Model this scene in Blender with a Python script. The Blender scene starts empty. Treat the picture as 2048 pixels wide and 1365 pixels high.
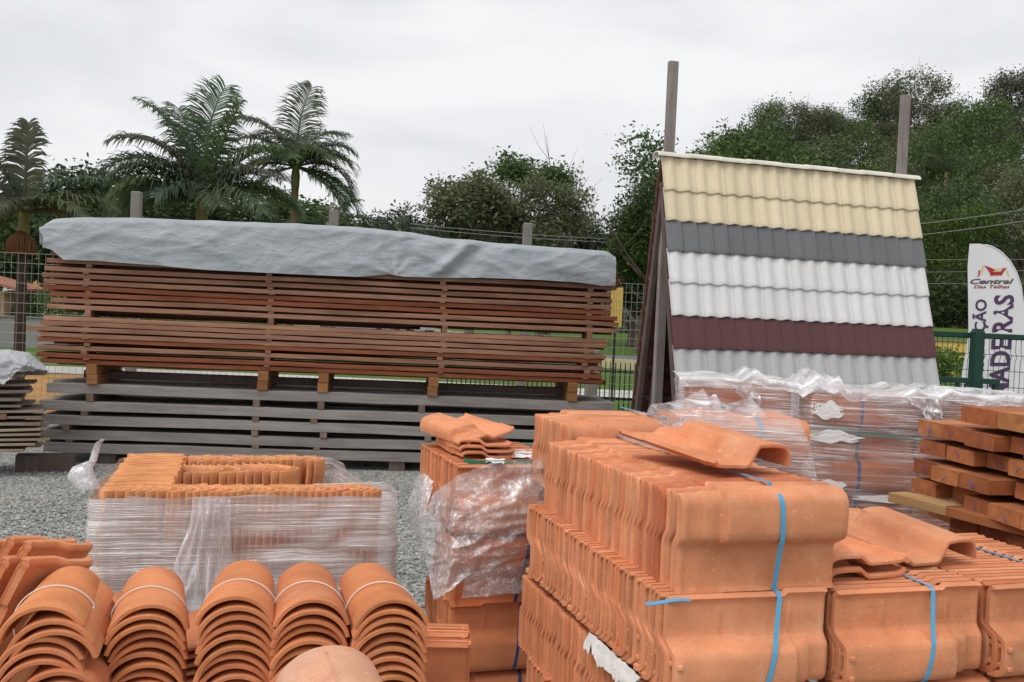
import bpy, math, random
from mathutils import Vector, Matrix, noise
random.seed(7)
R = random.Random(11)
sc = bpy.context.scene
COL = bpy.context.scene.collection
rad = math.radians

# ------------------------------------------------------------------ camera
F = 2000.0
PITCH = math.atan(52 / F)
ROLL = 0.045
EYE = Vector((0, 0, 1.65))
FWD = Vector((0, math.cos(PITCH), -math.sin(PITCH)))
U0 = Vector((0, math.sin(PITCH), math.cos(PITCH)))
RIGHT = Vector((1, 0, 0)) * math.cos(ROLL) + U0 * math.sin(ROLL)
UP = U0 * math.cos(ROLL) - Vector((1, 0, 0)) * math.sin(ROLL)

def ray(px, py):
    return FWD + RIGHT * ((px - 1024) / F) - UP * ((py - 682.5) / F)

def P(px, py, D):
    return EYE + ray(px, py) * D

def G(px, py, z):
    d = ray(px, py)
    return EYE + d * ((z - EYE.z) / d.z)

cam = bpy.data.cameras.new("camera")
cam.sensor_width = 36
cam.lens = F / 2048 * 36
cam.clip_start = 0.05
cam.clip_end = 3000
cam_o = bpy.data.objects.new("camera", cam)
COL.objects.link(cam_o)
m = Matrix.Identity(4)
for i in range(3):
    m[i][0] = RIGHT[i]; m[i][1] = UP[i]; m[i][2] = -FWD[i]; m[i][3] = EYE[i]
cam_o.matrix_world = m
sc.camera = cam_o

# ------------------------------------------------------------------ mesh builder
class MB:
    def __init__(self):
        self.v = []; self.f = []; self.s = []; self.mi = []
    def add(self, vs, fs, smooth=False, mi=0, M=None):
        o = len(self.v)
        for p in vs:
            p = Vector(p)
            self.v.append(M @ p if M is not None else p)
        for f in fs:
            self.f.append(tuple(i + o for i in f)); self.s.append(smooth); self.mi.append(mi)
    def box(self, c, s, M=None, mi=0, ch=0.0):
        x, y, z = s[0] / 2, s[1] / 2, s[2] / 2
        if ch <= 0:
            vs = [(c[0] + a * x, c[1] + b * y, c[2] + d * z) for a in (-1, 1) for b in (-1, 1) for d in (-1, 1)]
            fs = [(0, 1, 3, 2), (4, 6, 7, 5), (0, 4, 5, 1), (2, 3, 7, 6), (0, 2, 6, 4), (1, 5, 7, 3)]
            self.add(vs, fs, False, mi, M)
        else:
            vs = []; idx = {}
            for a in (-1, 1):
                for b in (-1, 1):
                    for d in (-1, 1):
                        for k in range(3):
                            q = [x, y, z]
                            for j in range(3):
                                if j != k: q[j] -= ch
                            idx[(a, b, d, k)] = len(vs)
                            vs.append((c[0] + a * q[0], c[1] + b * q[1], c[2] + d * q[2]))
            fs = []
            for k in range(3):
                o1, o2 = (k + 1) % 3, (k + 2) % 3
                for s_ in (-1, 1):
                    q = []
                    for (p1, p2) in ((-1, -1), (1, -1), (1, 1), (-1, 1)):
                        t = [0, 0, 0]; t[k] = s_; t[o1] = p1; t[o2] = p2
                        q.append(idx[(t[0], t[1], t[2], k)])
                    fs.append(tuple(q) if s_ > 0 else tuple(reversed(q)))
            for k in range(3):
                o1, o2 = (k + 1) % 3, (k + 2) % 3
                for p1 in (-1, 1):
                    for p2 in (-1, 1):
                        t = [0, 0, 0]; t[o1] = p1; t[o2] = p2
                        t[k] = -1; a1 = idx[(*t, o1)]; a2 = idx[(*t, o2)]
                        t[k] = 1; b1 = idx[(*t, o1)]; b2 = idx[(*t, o2)]
                        q = (a1, b1, b2, a2)
                        fs.append(q if p1 * p2 > 0 else tuple(reversed(q)))
            for a in (-1, 1):
                for b in (-1, 1):
                    for d in (-1, 1):
                        q = (idx[(a, b, d, 0)], idx[(a, b, d, 1)], idx[(a, b, d, 2)])
                        fs.append(q if a * b * d > 0 else tuple(reversed(q)))
            self.add(vs, fs, False, mi, M)
    def tube(self, pts, rads, n=8, mi=0, cap=True, smooth=True):
        pts = [Vector(p) for p in pts]
        vs = []; fs = []
        prev = None
        for i, p in enumerate(pts):
            t = (pts[min(i + 1, len(pts) - 1)] - pts[max(i - 1, 0)])
            t = t.normalized() if t.length > 1e-9 else Vector((0, 0, 1))
            if prev is None:
                a = Vector((0, 0, 1)) if abs(t.z) < .9 else Vector((1, 0, 0))
                u = t.cross(a).normalized()
            else:
                u = (prev - t * prev.dot(t)).normalized()
            prev = u
            w = t.cross(u)
            r = rads[i] if hasattr(rads, '__len__') else rads
            for k in range(n):
                an = 2 * math.pi * k / n
                vs.append(p + (u * math.cos(an) + w * math.sin(an)) * r)
        for i in range(len(pts) - 1):
            for k in range(n):
                k2 = (k + 1) % n
                fs.append((i * n + k, i * n + k2, (i + 1) * n + k2, (i + 1) * n + k))
        self.add(vs, fs, smooth, mi)
        if cap:
            o = len(self.v) - len(vs)
            self.f.append(tuple(o + k for k in reversed(range(n)))); self.s.append(False); self.mi.append(mi)
            self.f.append(tuple(o + (len(pts) - 1) * n + k for k in range(n))); self.s.append(False); self.mi.append(mi)
    def grid(self, rows, smooth=True, mi=0, closed=False, flip=False):
        nr, nc = len(rows), len(rows[0])
        vs = [p for r in rows for p in r]
        fs = []
        for i in range(nr - 1):
            for j in range(nc if closed else nc - 1):
                j2 = (j + 1) % nc
                q = (i * nc + j, i * nc + j2, (i + 1) * nc + j2, (i + 1) * nc + j)
                fs.append(tuple(reversed(q)) if flip else q)
        self.add(vs, fs, smooth, mi)
    def mesh(self, name):
        me = bpy.data.meshes.new(name)
        me.from_pydata([tuple(p) for p in self.v], [], self.f)
        me.polygons.foreach_set('use_smooth', self.s)
        me.polygons.foreach_set('material_index', self.mi)
        me.update()
        return me
    def build(self, name, mat, parent=None):
        return obj(name, self.mesh(name), mat, parent)

def obj(name, me, mat=None, parent=None, M=None):
    o = bpy.data.objects.new(name, me)
    COL.objects.link(o)
    if mat is not None and not me.materials:
        for mt in (mat if isinstance(mat, (list, tuple)) else [mat]):
            me.materials.append(mt)
    if parent is not None: o.parent = parent
    if M is not None: o.matrix_world = M
    return o

def tag(o, label=None, cat=None, group=None, kind=None):
    if label: o['label'] = label
    if cat: o['category'] = cat
    if group: o['group'] = group
    if kind: o['kind'] = kind
    return o

def thing(name, label, cat, M=None, group=None):
    o = bpy.data.objects.new(name, None)
    COL.objects.link(o)
    o.empty_display_size = .1
    if M is not None: o.matrix_world = M
    return tag(o, label, cat, group)

def part_tree(o, parent=None):
    c = o.copy(); COL.objects.link(c); c.parent = parent
    for ch in list(o.children): part_tree(ch, c)
    return c

def fr(o, th=0.0):
    return Matrix.Translation(Vector(o)) @ Matrix.Rotation(th, 4, 'Z')

def nz(x, y=0.0, z=0.0): return noise.noise(Vector((x, y, z)))
def smooth(a, b, x):
    t = max(0.0, min(1.0, (x - a) / (b - a))); return t * t * (3 - 2 * t)

# ------------------------------------------------------------------ material helpers
class NT:
    def __init__(self, name):
        self.m = bpy.data.materials.new(name); self.m.use_nodes = True
        self.t = self.m.node_tree; self.t.nodes.clear()
        self.out = self.n('ShaderNodeOutputMaterial')
    def n(self, ty, **k):
        nd = self.t.nodes.new(ty)
        for a, b in k.items():
            if a.startswith('i_'):
                nd.inputs[a[2:].replace('_', ' ')].default_value = b
            else: setattr(nd, a, b)
        return nd
    def l(self, a, b): self.t.links.new(a, b)
    def coord(self, scale=(1, 1, 1), rnd=True, rot=(0, 0, 0)):
        tc = self.n('ShaderNodeTexCoord')
        src = tc.outputs['Object']
        if rnd:
            oi = self.n('ShaderNodeObjectInfo')
            mu = self.n('ShaderNodeMath', operation='MULTIPLY'); mu.inputs[1].default_value = 57.3
            self.l(oi.outputs['Random'], mu.inputs[0])
            ad = self.n('ShaderNodeVectorMath', operation='ADD')
            self.l(src, ad.inputs[0]); self.l(mu.outputs[0], ad.inputs[1]); src = ad.outputs[0]
        mp = self.n('ShaderNodeMapping'); mp.inputs['Scale'].default_value = scale
        mp.inputs['Rotation'].default_value = rot
        self.l(src, mp.inputs['Vector'])
        return mp.outputs[0]
    def noise(self, vec, scale=1, detail=4, rough=.55, dist=0):
        nd = self.n('ShaderNodeTexNoise')
        nd.inputs['Scale'].default_value = scale; nd.inputs['Detail'].default_value = detail
        nd.inputs['Roughness'].default_value = rough; nd.inputs['Distortion'].default_value = dist
        self.l(vec, nd.inputs['Vector'])
        return nd.outputs['Fac']
    def ramp(self, fac, stops):
        nd = self.n('ShaderNodeValToRGB')
        e = nd.color_ramp.elements
        while len(e) < len(stops): e.new(.5)
        for i, (p, c) in enumerate(stops):
            e[i].position = p
            if not hasattr(c, '__len__'): c = (c, c, c)
            e[i].color = (c[0], c[1], c[2], 1)
        self.l(fac, nd.inputs[0])
        return nd.outputs[0]
    def mul(self, a, b, fac=1.0):
        nd = self.n('ShaderNodeMix', data_type='RGBA', blend_type='MULTIPLY')
        nd.inputs[0].default_value = fac
        for s, k in ((a, 6), (b, 7)):
            if hasattr(s, 'links') or hasattr(s, 'node'): self.l(s, nd.inputs[k])
            else: nd.inputs[k].default_value = (*s, 1)
        return nd.outputs[2]
    def mixc(self, fac, a, b):
        nd = self.n('ShaderNodeMix', data_type='RGBA')
        if hasattr(fac, 'node'): self.l(fac, nd.inputs[0])
        else: nd.inputs[0].default_value = fac
        for s, k in ((a, 6), (b, 7)):
            if hasattr(s, 'node'): self.l(s, nd.inputs[k])
            else: nd.inputs[k].default_value = (*s, 1)
        return nd.outputs[2]
    def bump(self, h, strength=.3, dist=.01, prev=None):
        nd = self.n('ShaderNodeBump'); nd.inputs['Strength'].default_value = strength
        nd.inputs['Distance'].default_value = dist
        self.l(h, nd.inputs['Height'])
        if prev is not None: self.l(prev, nd.inputs['Normal'])
        return nd.outputs[0]
    def bsdf(self, col, rough=.7, normal=None, spec=.3, metal=0.0):
        b = self.n('ShaderNodeBsdfPrincipled')
        if hasattr(col, 'node'): self.l(col, b.inputs['Base Color'])
        else: b.inputs['Base Color'].default_value = (*col, 1)
        if hasattr(rough, 'node'): self.l(rough, b.inputs['Roughness'])
        else: b.inputs['Roughness'].default_value = rough
        b.inputs['Specular IOR Level'].default_value = spec
        b.inputs['Metallic'].default_value = metal
        if normal is not None: self.l(normal, b.inputs['Normal'])
        return b.outputs[0]
    def done(self, sh):
        self.l(sh, self.out.inputs['Surface']); return self.m
    def objcol(self):
        return self.n('ShaderNodeObjectInfo').outputs['Color']

def plain(name, col, rough=.6, var=.15, scale=6, bump=.0, spec=.3, metal=0.0):
    t = NT(name)
    v = t.coord((1, 1, 1))
    f = t.noise(v, scale, 5)
    c = t.mixc(f, tuple(x * (1 - var) for x in col), tuple(min(1, x * (1 + var)) for x in col))
    nrm = t.bump(t.noise(v, scale * 8, 3), bump, .01) if bump else None
    return t.done(t.bsdf(c, rough, nrm, spec, metal))

def terracotta(name, col, rough=.9):
    t = NT(name)
    v = t.coord()
    a = t.noise(v, 5, 5, .6)
    b = t.noise(v, 45, 4, .6)
    c = t.mixc(t.ramp(a, [(.3, 0), (.7, 1)]), tuple(x * .76 for x in col), tuple(min(1, x * 1.14) for x in col))
    kiln = t.ramp(t.noise(t.coord((2.2, 3, 7)), 2.4, 5, .6), [(.5, 0), (.74, .32)])
    c = t.mixc(kiln, c, (col[0] * 1.12, col[1] * 1.42, col[2] * 1.5))
    scuff = t.ramp(t.noise(t.coord((4, 60, 60)), 1.3, 4, .6), [(.60, 0), (.72, .30)])
    c = t.mixc(scuff, c, (col[0] * .72, col[1] * .58, col[2] * .55))
    dust = t.ramp(t.noise(v, 9, 6, .7), [(.52, 0), (.72, .55)])
    c = t.mixc(dust, c, (col[0] * 1.05, col[1] * 1.45, col[2] * 1.75))
    stain = t.ramp(t.noise(v, 14, 5, .65), [(.62, 0), (.75, .4)])
    c = t.mixc(stain, c, (col[0] * .62, col[1] * .45, col[2] * .42))
    grit = t.ramp(t.noise(v, 150, 3, .6), [(.3, .93), (.7, 1.04)])
    c = t.mul(c, grit)
    chips = t.ramp(t.noise(v, 70, 2, .5), [(.70, 0), (.75, .6)])
    c = t.mixc(chips, c, (col[0] * 1.15, col[1] * 1.7, col[2] * 2.2))
    c = t.mul(c, t.objcol())
    nr = t.bump(b, .28, .002)
    nr = t.bump(a, .18, .01, nr)
    return t.done(t.bsdf(c, rough, nr, .12))

def wood(name, ca, cb, grain=(1.2, 16, 16), rough=.8, blotch=.5, dark=(.05, .03, .02), saw=True):
    t = NT(name)
    v = t.coord(grain)
    g = t.noise(v, 1.6, 8, .65, .6)
    c = t.mixc(t.ramp(g, [(.28, 0), (.72, 1)]), ca, cb)
    v2 = t.coord((.9, 5, 5))
    bl = t.ramp(t.noise(v2, 1.3, 4, .6), [(.45, 0), (.75, blotch)])
    c = t.mixc(bl, c, dark)
    v4 = t.coord((7, 60, 60))
    c = t.mixc(t.ramp(t.noise(v4, 1, 3), [(.66, 0), (.74, .55)]), c, tuple(x * .35 for x in ca))
    c = t.mul(c, t.objcol())
    v3 = t.coord((90, 8, 8))
    nr = t.bump(g, .4, .004)
    if saw: nr = t.bump(t.noise(v3, 1, 2), .22, .003, nr)
    return t.done(t.bsdf(c, rough, nr, .25))

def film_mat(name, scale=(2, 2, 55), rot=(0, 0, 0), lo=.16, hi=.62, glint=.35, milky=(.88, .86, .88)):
    """stretch film: clear sheet with milky, glossy folds; white streaks and patches paint in glints and glare"""
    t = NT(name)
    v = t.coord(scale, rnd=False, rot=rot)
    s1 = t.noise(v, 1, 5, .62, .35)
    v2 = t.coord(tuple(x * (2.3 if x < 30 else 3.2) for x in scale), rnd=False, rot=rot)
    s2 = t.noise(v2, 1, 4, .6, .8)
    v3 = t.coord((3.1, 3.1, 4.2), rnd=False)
    glare_patch = t.noise(v3, 1, 3, .5, .5)  # broad glare areas, painted into the film's opacity
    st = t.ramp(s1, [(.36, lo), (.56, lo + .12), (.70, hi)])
    st = t.mul(st, t.ramp(glare_patch, [(.36, .5), (.60, 1.25)]))
    glint_streaks = t.ramp(s2, [(.53, 0), (.585, .85), (.63, 1)])  # sharp white streaks painted in as glints along the folds
    glare_mask = t.ramp(glare_patch, [(.38, .12), (.60, 1)])
    fm = t.mul(glint_streaks, glare_mask)
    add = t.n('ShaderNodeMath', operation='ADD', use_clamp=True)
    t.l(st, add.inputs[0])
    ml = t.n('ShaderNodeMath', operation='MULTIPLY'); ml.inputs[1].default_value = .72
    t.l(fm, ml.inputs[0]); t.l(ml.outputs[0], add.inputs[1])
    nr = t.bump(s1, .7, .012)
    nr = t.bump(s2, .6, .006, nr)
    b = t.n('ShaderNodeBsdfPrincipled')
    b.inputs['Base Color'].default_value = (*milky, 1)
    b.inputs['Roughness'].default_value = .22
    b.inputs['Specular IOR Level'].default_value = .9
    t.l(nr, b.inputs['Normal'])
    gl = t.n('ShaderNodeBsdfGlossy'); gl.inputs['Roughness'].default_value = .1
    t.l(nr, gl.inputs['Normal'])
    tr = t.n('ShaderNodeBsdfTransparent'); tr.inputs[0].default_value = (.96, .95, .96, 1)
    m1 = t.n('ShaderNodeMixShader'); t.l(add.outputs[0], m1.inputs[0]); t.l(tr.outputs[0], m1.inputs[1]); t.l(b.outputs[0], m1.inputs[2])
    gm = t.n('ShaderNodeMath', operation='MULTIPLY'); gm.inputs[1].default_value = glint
    t.l(glare_mask, gm.inputs[0])
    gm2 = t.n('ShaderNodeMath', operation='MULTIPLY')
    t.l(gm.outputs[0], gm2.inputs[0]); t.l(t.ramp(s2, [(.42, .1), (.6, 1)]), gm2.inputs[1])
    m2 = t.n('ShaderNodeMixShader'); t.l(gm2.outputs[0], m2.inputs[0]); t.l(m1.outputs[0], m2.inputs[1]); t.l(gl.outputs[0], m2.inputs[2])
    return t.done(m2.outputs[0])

def leaf_mat(name, ca, cb, trans=.3):
    t = NT(name)
    oi = t.n('ShaderNodeObjectInfo')
    ge = t.n('ShaderNodeNewGeometry')
    c = t.mixc(ge.outputs['Random Per Island'], ca, cb)
    c = t.mul(c, t.objcol())
    d = t.bsdf(c, .55, None, .3)
    tl = t.n('ShaderNodeBsdfTranslucent'); t.l(c, tl.inputs[0])
    mx = t.n('ShaderNodeMixShader'); mx.inputs[0].default_value = trans
    t.l(d, mx.inputs[1]); t.l(tl.outputs[0], mx.inputs[2])
    return t.done(mx.outputs[0])

M = {}
M['clay'] = terracotta('fired_clay', (.68, .270, .136))
M['clay_pale'] = terracotta('pale_clay', (.66, .34, .22))
M['clay_barrel'] = terracotta('barrel_clay', (.62, .225, .10))
M['clay_roman'] = terracotta('roman_clay', (.70, .30, .135))
M['wood_brown'] = wood('rough_sawn_wood', (.168, .082, .052), (.325, .186, .126), blotch=.6, dark=(.075, .034, .020))
M['wood_grey'] = wood('weathered_wood', (.225, .20, .182), (.38, .35, .325), blotch=.5, dark=(.10, .085, .07))
M['wood_orange'] = wood('fresh_wood', (.32, .112, .042), (.50, .205, .088), blotch=.35, dark=(.15, .035, .015))
M['wood_pale'] = wood('pale_sapwood', (.38, .24, .12), (.50, .34, .19), blotch=.2, dark=(.22, .12, .06))
M['wood_frame'] = wood('old_frame_wood', (.085, .06, .05), (.15, .115, .10), grain=(16, 16, 1.2), blotch=.35, dark=(.05, .03, .025))
M['wood_post'] = wood('grey_post_wood', (.19, .16, .15), (.30, .27, .26), grain=(16, 16, 1.2), blotch=.35, dark=(.12, .09, .08))
M['strap'] = plain('blue_strap_plastic', (.09, .36, .60), .35, .1)
M['strap_dark'] = plain('dark_blue_strap_plastic', (.035, .07, .20), .35, .1)
M['strap_green'] = plain('green_strap_plastic', (.02, .20, .12), .35, .1)
M['string'] = plain('white_string', (.72, .70, .68), .7, .05)
M['concrete'] = plain('concrete', (.21, .20, .185), .9, .25, 9, .3)
M['wall'] = plain('wall_plaster', (.27, .27, .26), .9, .2, 2, .2)
M['dark_metal'] = plain('black_painted_metal', (.02, .022, .022), .5, .1)
M['green_metal'] = plain('green_painted_metal', (.010, .050, .034), .4, .15)
M['wire'] = plain('galvanised_wire', (.30, .31, .30), .5, .1, metal=.3)
M['yellow'] = plain('yellow_paint', (.60, .42, .10), .7, .15, 5)
M['banner'] = plain('banner_cloth', (.72, .72, .74), .7, .03, 3)
M['ink_purple'] = plain('purple_ink', (.085, .045, .105), .7, .05)
M['ink_grey'] = plain('grey_ink', (.10, .09, .085), .7, .05)
M['ink_red'] = plain('red_ink', (.45, .03, .03), .7, .05)
M['ink_darkred'] = plain('dark_red_ink', (.28, .05, .04), .7, .05)
M['ink_yellow'] = plain('yellow_ink', (.75, .55, .15), .7, .05)
M['foam'] = plain('white_foam', (.70, .68, .65), .9, .12, 12, .4)
M['paper'] = plain('white_sheet', (.80, .79, .79), .8, .06, 12, .2)
M['cable'] = plain('cable', (.22, .22, .22), .6, .1)
M['rubber'] = plain('rubber', (.02, .02, .02), .8, .1)
M['glass_dark'] = plain('car_glass', (.03, .035, .04), .1, .1, spec=.6)
M['car_white'] = plain('white_car_paint', (.75, .75, .76), .3, .03, spec=.5)
M['roof_red'] = plain('clay_roof', (.30, .12, .07), .8, .2, 5)
M['house_wall'] = plain('house_wall_paint', (.45, .30, .20), .8, .12, 3)
M['trunk'] = plain('bark', (.11, .085, .06), .9, .3, 10, .4)
M['palm_trunk'] = plain('palm_bark', (.17, .12, .07), .9, .3, 8, .4)
M['crownshaft'] = plain('green_crownshaft', (.16, .15, .05), .6, .3, 6)
M['fruit'] = plain('palm_fruit', (.23, .115, .05), .9, .5, 30, .6)
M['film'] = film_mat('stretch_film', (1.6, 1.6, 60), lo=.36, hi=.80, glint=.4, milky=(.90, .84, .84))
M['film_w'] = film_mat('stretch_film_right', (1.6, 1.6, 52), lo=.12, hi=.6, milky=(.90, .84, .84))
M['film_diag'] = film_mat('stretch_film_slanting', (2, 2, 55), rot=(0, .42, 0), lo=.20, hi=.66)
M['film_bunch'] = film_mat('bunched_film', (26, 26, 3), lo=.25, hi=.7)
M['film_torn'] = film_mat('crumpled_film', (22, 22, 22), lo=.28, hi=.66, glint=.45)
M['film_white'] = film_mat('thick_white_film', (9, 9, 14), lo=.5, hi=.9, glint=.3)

# ------------------------------------------------------------------ sky and sun
w = bpy.data.worlds.new("World"); sc.world = w; w.use_nodes = True
nt = w.node_tree; nt.nodes.clear()
SUN_EL, SUN_AZ = rad(56), rad(222)
sky = nt.nodes.new('ShaderNodeTexSky'); sky.sky_type = 'NISHITA'; sky.sun_disc = False
sky.sun_elevation = SUN_EL; sky.sun_rotation = SUN_AZ; sky.dust_density = 3
tc = nt.nodes.new('ShaderNodeTexCoord')
mp = nt.nodes.new('ShaderNodeMapping'); mp.inputs['Scale'].default_value = (1.6, 1.6, 5.0)
nt.links.new(tc.outputs['Generated'], mp.inputs[0])
n1 = nt.nodes.new('ShaderNodeTexNoise'); n1.inputs['Scale'].default_value = 1.5; n1.inputs['Detail'].default_value = 5; n1.inputs['Roughness'].default_value = .5
n1.inputs['Distortion'].default_value = .4
nt.links.new(mp.outputs[0], n1.inputs[0])
rp = nt.nodes.new('ShaderNodeValToRGB')
rp.color_ramp.elements[0].position = .38; rp.color_ramp.elements[0].color = (6.75, 6.88, 7.1, 1)
rp.color_ramp.elements[1].position = .60; rp.color_ramp.elements[1].color = (8.2, 8.3, 8.4, 1)
nt.links.new(n1.outputs['Fac'], rp.inputs[0])
mx = nt.nodes.new('ShaderNodeMix'); mx.data_type = 'RGBA'; mx.inputs[0].default_value = .95
nt.links.new(sky.outputs[0], mx.inputs[6]); nt.links.new(rp.outputs[0], mx.inputs[7])
bg = nt.nodes.new('ShaderNodeBackground'); bg.inputs['Strength'].default_value = .1
nt.links.new(mx.outputs[2], bg.inputs[0])
wo = nt.nodes.new('ShaderNodeOutputWorld'); nt.links.new(bg.outputs[0], wo.inputs[0])

sun = bpy.data.lights.new("sun", 'SUN'); sun.energy = 1.5; sun.angle = rad(34); sun.color = (1, .96, .9)
so = bpy.data.objects.new("sun", sun); COL.objects.link(so)
sd = Vector((math.sin(SUN_AZ) * math.cos(SUN_EL), math.cos(SUN_AZ) * math.cos(SUN_EL), math.sin(SUN_EL)))
so.rotation_euler = sd.to_track_quat('Z', 'Y').to_euler()
sc.view_settings.view_transform = 'Standard'; sc.view_settings.look = 'None'
sc.view_settings.exposure = 0.2; sc.view_settings.gamma = 1; sc.view_settings.use_curve_mapping = False
sc.cycles.transparent_max_bounces = 24
sc.cycles.max_bounces = 6; sc.cycles.diffuse_bounces = 3; sc.cycles.glossy_bounces = 3
sc.cycles.use_denoising = True
# ------------------------------------------------------------------ clay roof tiles
TW, TL, TT = .262, .44, .011

def tile_h(t):
    """height of the tile face across its width: pan, step, rounded roll"""
    h = 0.0
    if t < .05: h = .011 * (1 - smooth(.0, .05, t)) + .0
    h += .056 * smooth(.40, .54, t)
    if t > .54: h += .005 * math.sin(math.pi * min(1, (t - .54) / .40))
    if t > .88:
        q = (t - .88) / .12
        h -= .056 * (1 - math.sqrt(max(0, 1 - q * q)))
    return h

TS = [0, .012, .03, .05, .09, .2, .32, .385, .42, .45, .48, .51, .54, .6, .68, .76, .84, .88, .91, .935, .955, .972, .985, .995, 1]
def tile_sheet(variant, TT=.020):
    us = [0, .004, .010, .016, .022, .03, .052, .057, .062, .085, .098, .101, .104, .107, .110, .115, .125, .133, .17, .22, .285, .292, .30, .308, .315, .34, .38, .405, .413, .436, .44]
    front = []; back = []
    for u in us:
        neck = .72 * (1 - smooth(.099, .110, u)) + .28 * (1 - smooth(.052, .062, u))
        tail = smooth(.400, .416, u)
        edge = max(0, 1 - u / .004) if u < .004 else (max(0, (u - .436) / .004))
        pr = []
        for t in TS:
            h = tile_h(t)
            k = 1 - .62 * neck
            h2 = h * k if t > .3 else h
            v = t * TW
            if t > .5: v -= neck * .017 * (t - .5) / .5
            if t < .05: v += (-.009 if u < .12 else 0)
            if variant == 1:
                for rc in (.105, .125, .30):
                    if .06 < t < .38: h2 += .006 * max(0, 1 - abs(u - rc) / .008)
            h2 += .002 * tail + .0045 * max(0, 1 - abs(u - .012) / .010)
            pr.append((v, h2))
        nr = []
        for i in range(len(pr)):
            a = pr[max(0, i - 1)]; b = pr[min(len(pr) - 1, i + 1)]
            dv, dh = b[0] - a[0], b[1] - a[1]
            l = math.hypot(dv, dh) or 1
            nr.append((-dh / l, dv / l))
        e2 = edge * .003
        front.append([Vector((u, -(h - e2 * n[1]), v - e2 * n[0])) for (v, h), n in zip(pr, nr)])
        back.append([Vector((u, -(h - (TT - e2) * n[1]), v - (TT - e2) * n[0])) for (v, h), n in zip(pr, nr)])
    return front, back

def tile_mesh(name, variant, TT=.020):
    mb = MB()
    f, b = tile_sheet(variant, TT)
    mb.grid(f, True, flip=True); mb.grid(b, True)
    mb.grid([[r[0] for r in f], [r[0] for r in b]], False)
    mb.grid([[r[-1] for r in f], [r[-1] for r in b]], True, flip=True)
    mb.grid([f[0], b[0]], False, flip=True)
    mb.grid([f[-1], b[-1]], False)
    if variant == 1:
        for zc in (.165, .222):
            mb.box((.428, -.062, zc), (.016, .018, .016), ch=.004)
    else:
        for xc in (.27, .34):
            mb.box((xc, .016, .05), (.03, .014, .018), ch=.004)
    me = mb.mesh(name)
    me.materials.append(M['clay'])
    return me

TILE = [tile_mesh('clay_tile', 0), tile_mesh('clay_tile', 1), tile_mesh('clay_tile', 0, .013)]
FLIP = Matrix.Translation((TL, 0, TW)) @ Matrix.Rotation(math.pi, 4, 'Y')

def tile_obj(Mw, label, group, variant=0, tint=None, cat='roof tile'):
    o = bpy.data.objects.new('clay_tile', TILE[variant])
    COL.objects.link(o); o.matrix_world = Mw
    k = R.gauss(1, .085)
    t = tint or (1, 1, 1)
    hue = R.gauss(0, .055)
    o.color = (min(1.3, t[0] * k), t[1] * k * (1 + hue), t[2] * k * (1 + 1.6 * hue), 1)
    tag(o, label, cat, group)
    return o

def bundle(Fm, n, pitch, label, group, flip=False, variant=0, jit=1.0, tints=None, first=None, start=0):
    """n tiles standing on their long edge, packed one behind the other along +y of frame Fm"""
    for i in range(n):
        Mx = Fm @ Matrix.Translation((R.gauss(0, .0022) * jit, (i + start) * pitch + R.gauss(0, .0012) * jit, R.gauss(0, .0012) * jit + .001)) \
            @ Matrix.Rotation(R.gauss(0, .006) * jit, 4, 'Z') @ Matrix.Rotation(R.gauss(0, .004) * jit, 4, 'Y')
        if flip: Mx = Mx @ FLIP
        lab = first if (i == 0 and first) else label
        tile_obj(Mx, lab, group, variant, tints(i) if tints else None)

def strap_path(flip, depth, zoff=0.003, n=0):
    """strap outline in the (y, z) plane of a bundle: up the front tile, over the top, down the back"""
    pts = []
    prof = []
    for t in TS:
        prof.append((tile_h(t), t * TW))
    pf = []
    for i in range(len(prof)):
        a = prof[max(0, i - 1)]; b = prof[min(len(prof) - 1, i + 1)]
        dh, dv = b[0] - a[0], b[1] - a[1]
        l = math.hypot(dh, dv) or 1
        pf.append((prof[i][0] + zoff * dv / l, prof[i][1] - zoff * dh / l))
    if flip: pf = [(h, TW - v) for h, v in reversed(pf)]
    # the strap is taut: it bridges the hollow part of the face
    hull = []
    for q in pf:
        while len(hull) >= 2 and (hull[-1][0] - hull[-2][0]) * (q[1] - hull[-2][1]) - (q[0] - hull[-2][0]) * (hull[-1][1] - hull[-2][1]) <= 0: hull.pop()
        hull.append(q)
    hp = []
    for a, b in zip(hull, hull[1:]):
        m_ = max(1, int(abs(b[1] - a[1]) / .012))
        for k in range(m_): hp.append((a[0] + (b[0] - a[0]) * k / m_, a[1] + (b[1] - a[1]) * k / m_))
    hp.append(hull[-1])
    def soft(v):
        h0 = None
        for a, b in zip(pf, pf[1:]):
            lo, hi = min(a[1], b[1]), max(a[1], b[1])
            if lo <= v <= hi and hi > lo:
                h0 = a[0] + (b[0] - a[0]) * (v - a[1]) / (b[1] - a[1]); break
        return h0
    pf = [((h * .92 + soft(v) * .08) if soft(v) is not None else h, v) for h, v in hp]
    for h, v in pf: pts.append((-h, v))
    ztop = TW + zoff + .009
    pts.append((.0, ztop)); 
    k = 8
    for i in range(1, k + 1): pts.append((depth * i / k, ztop))
    pts.append((depth + .012, TW - .01)); pts.append((depth + .012, .0))
    return pts

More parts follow.
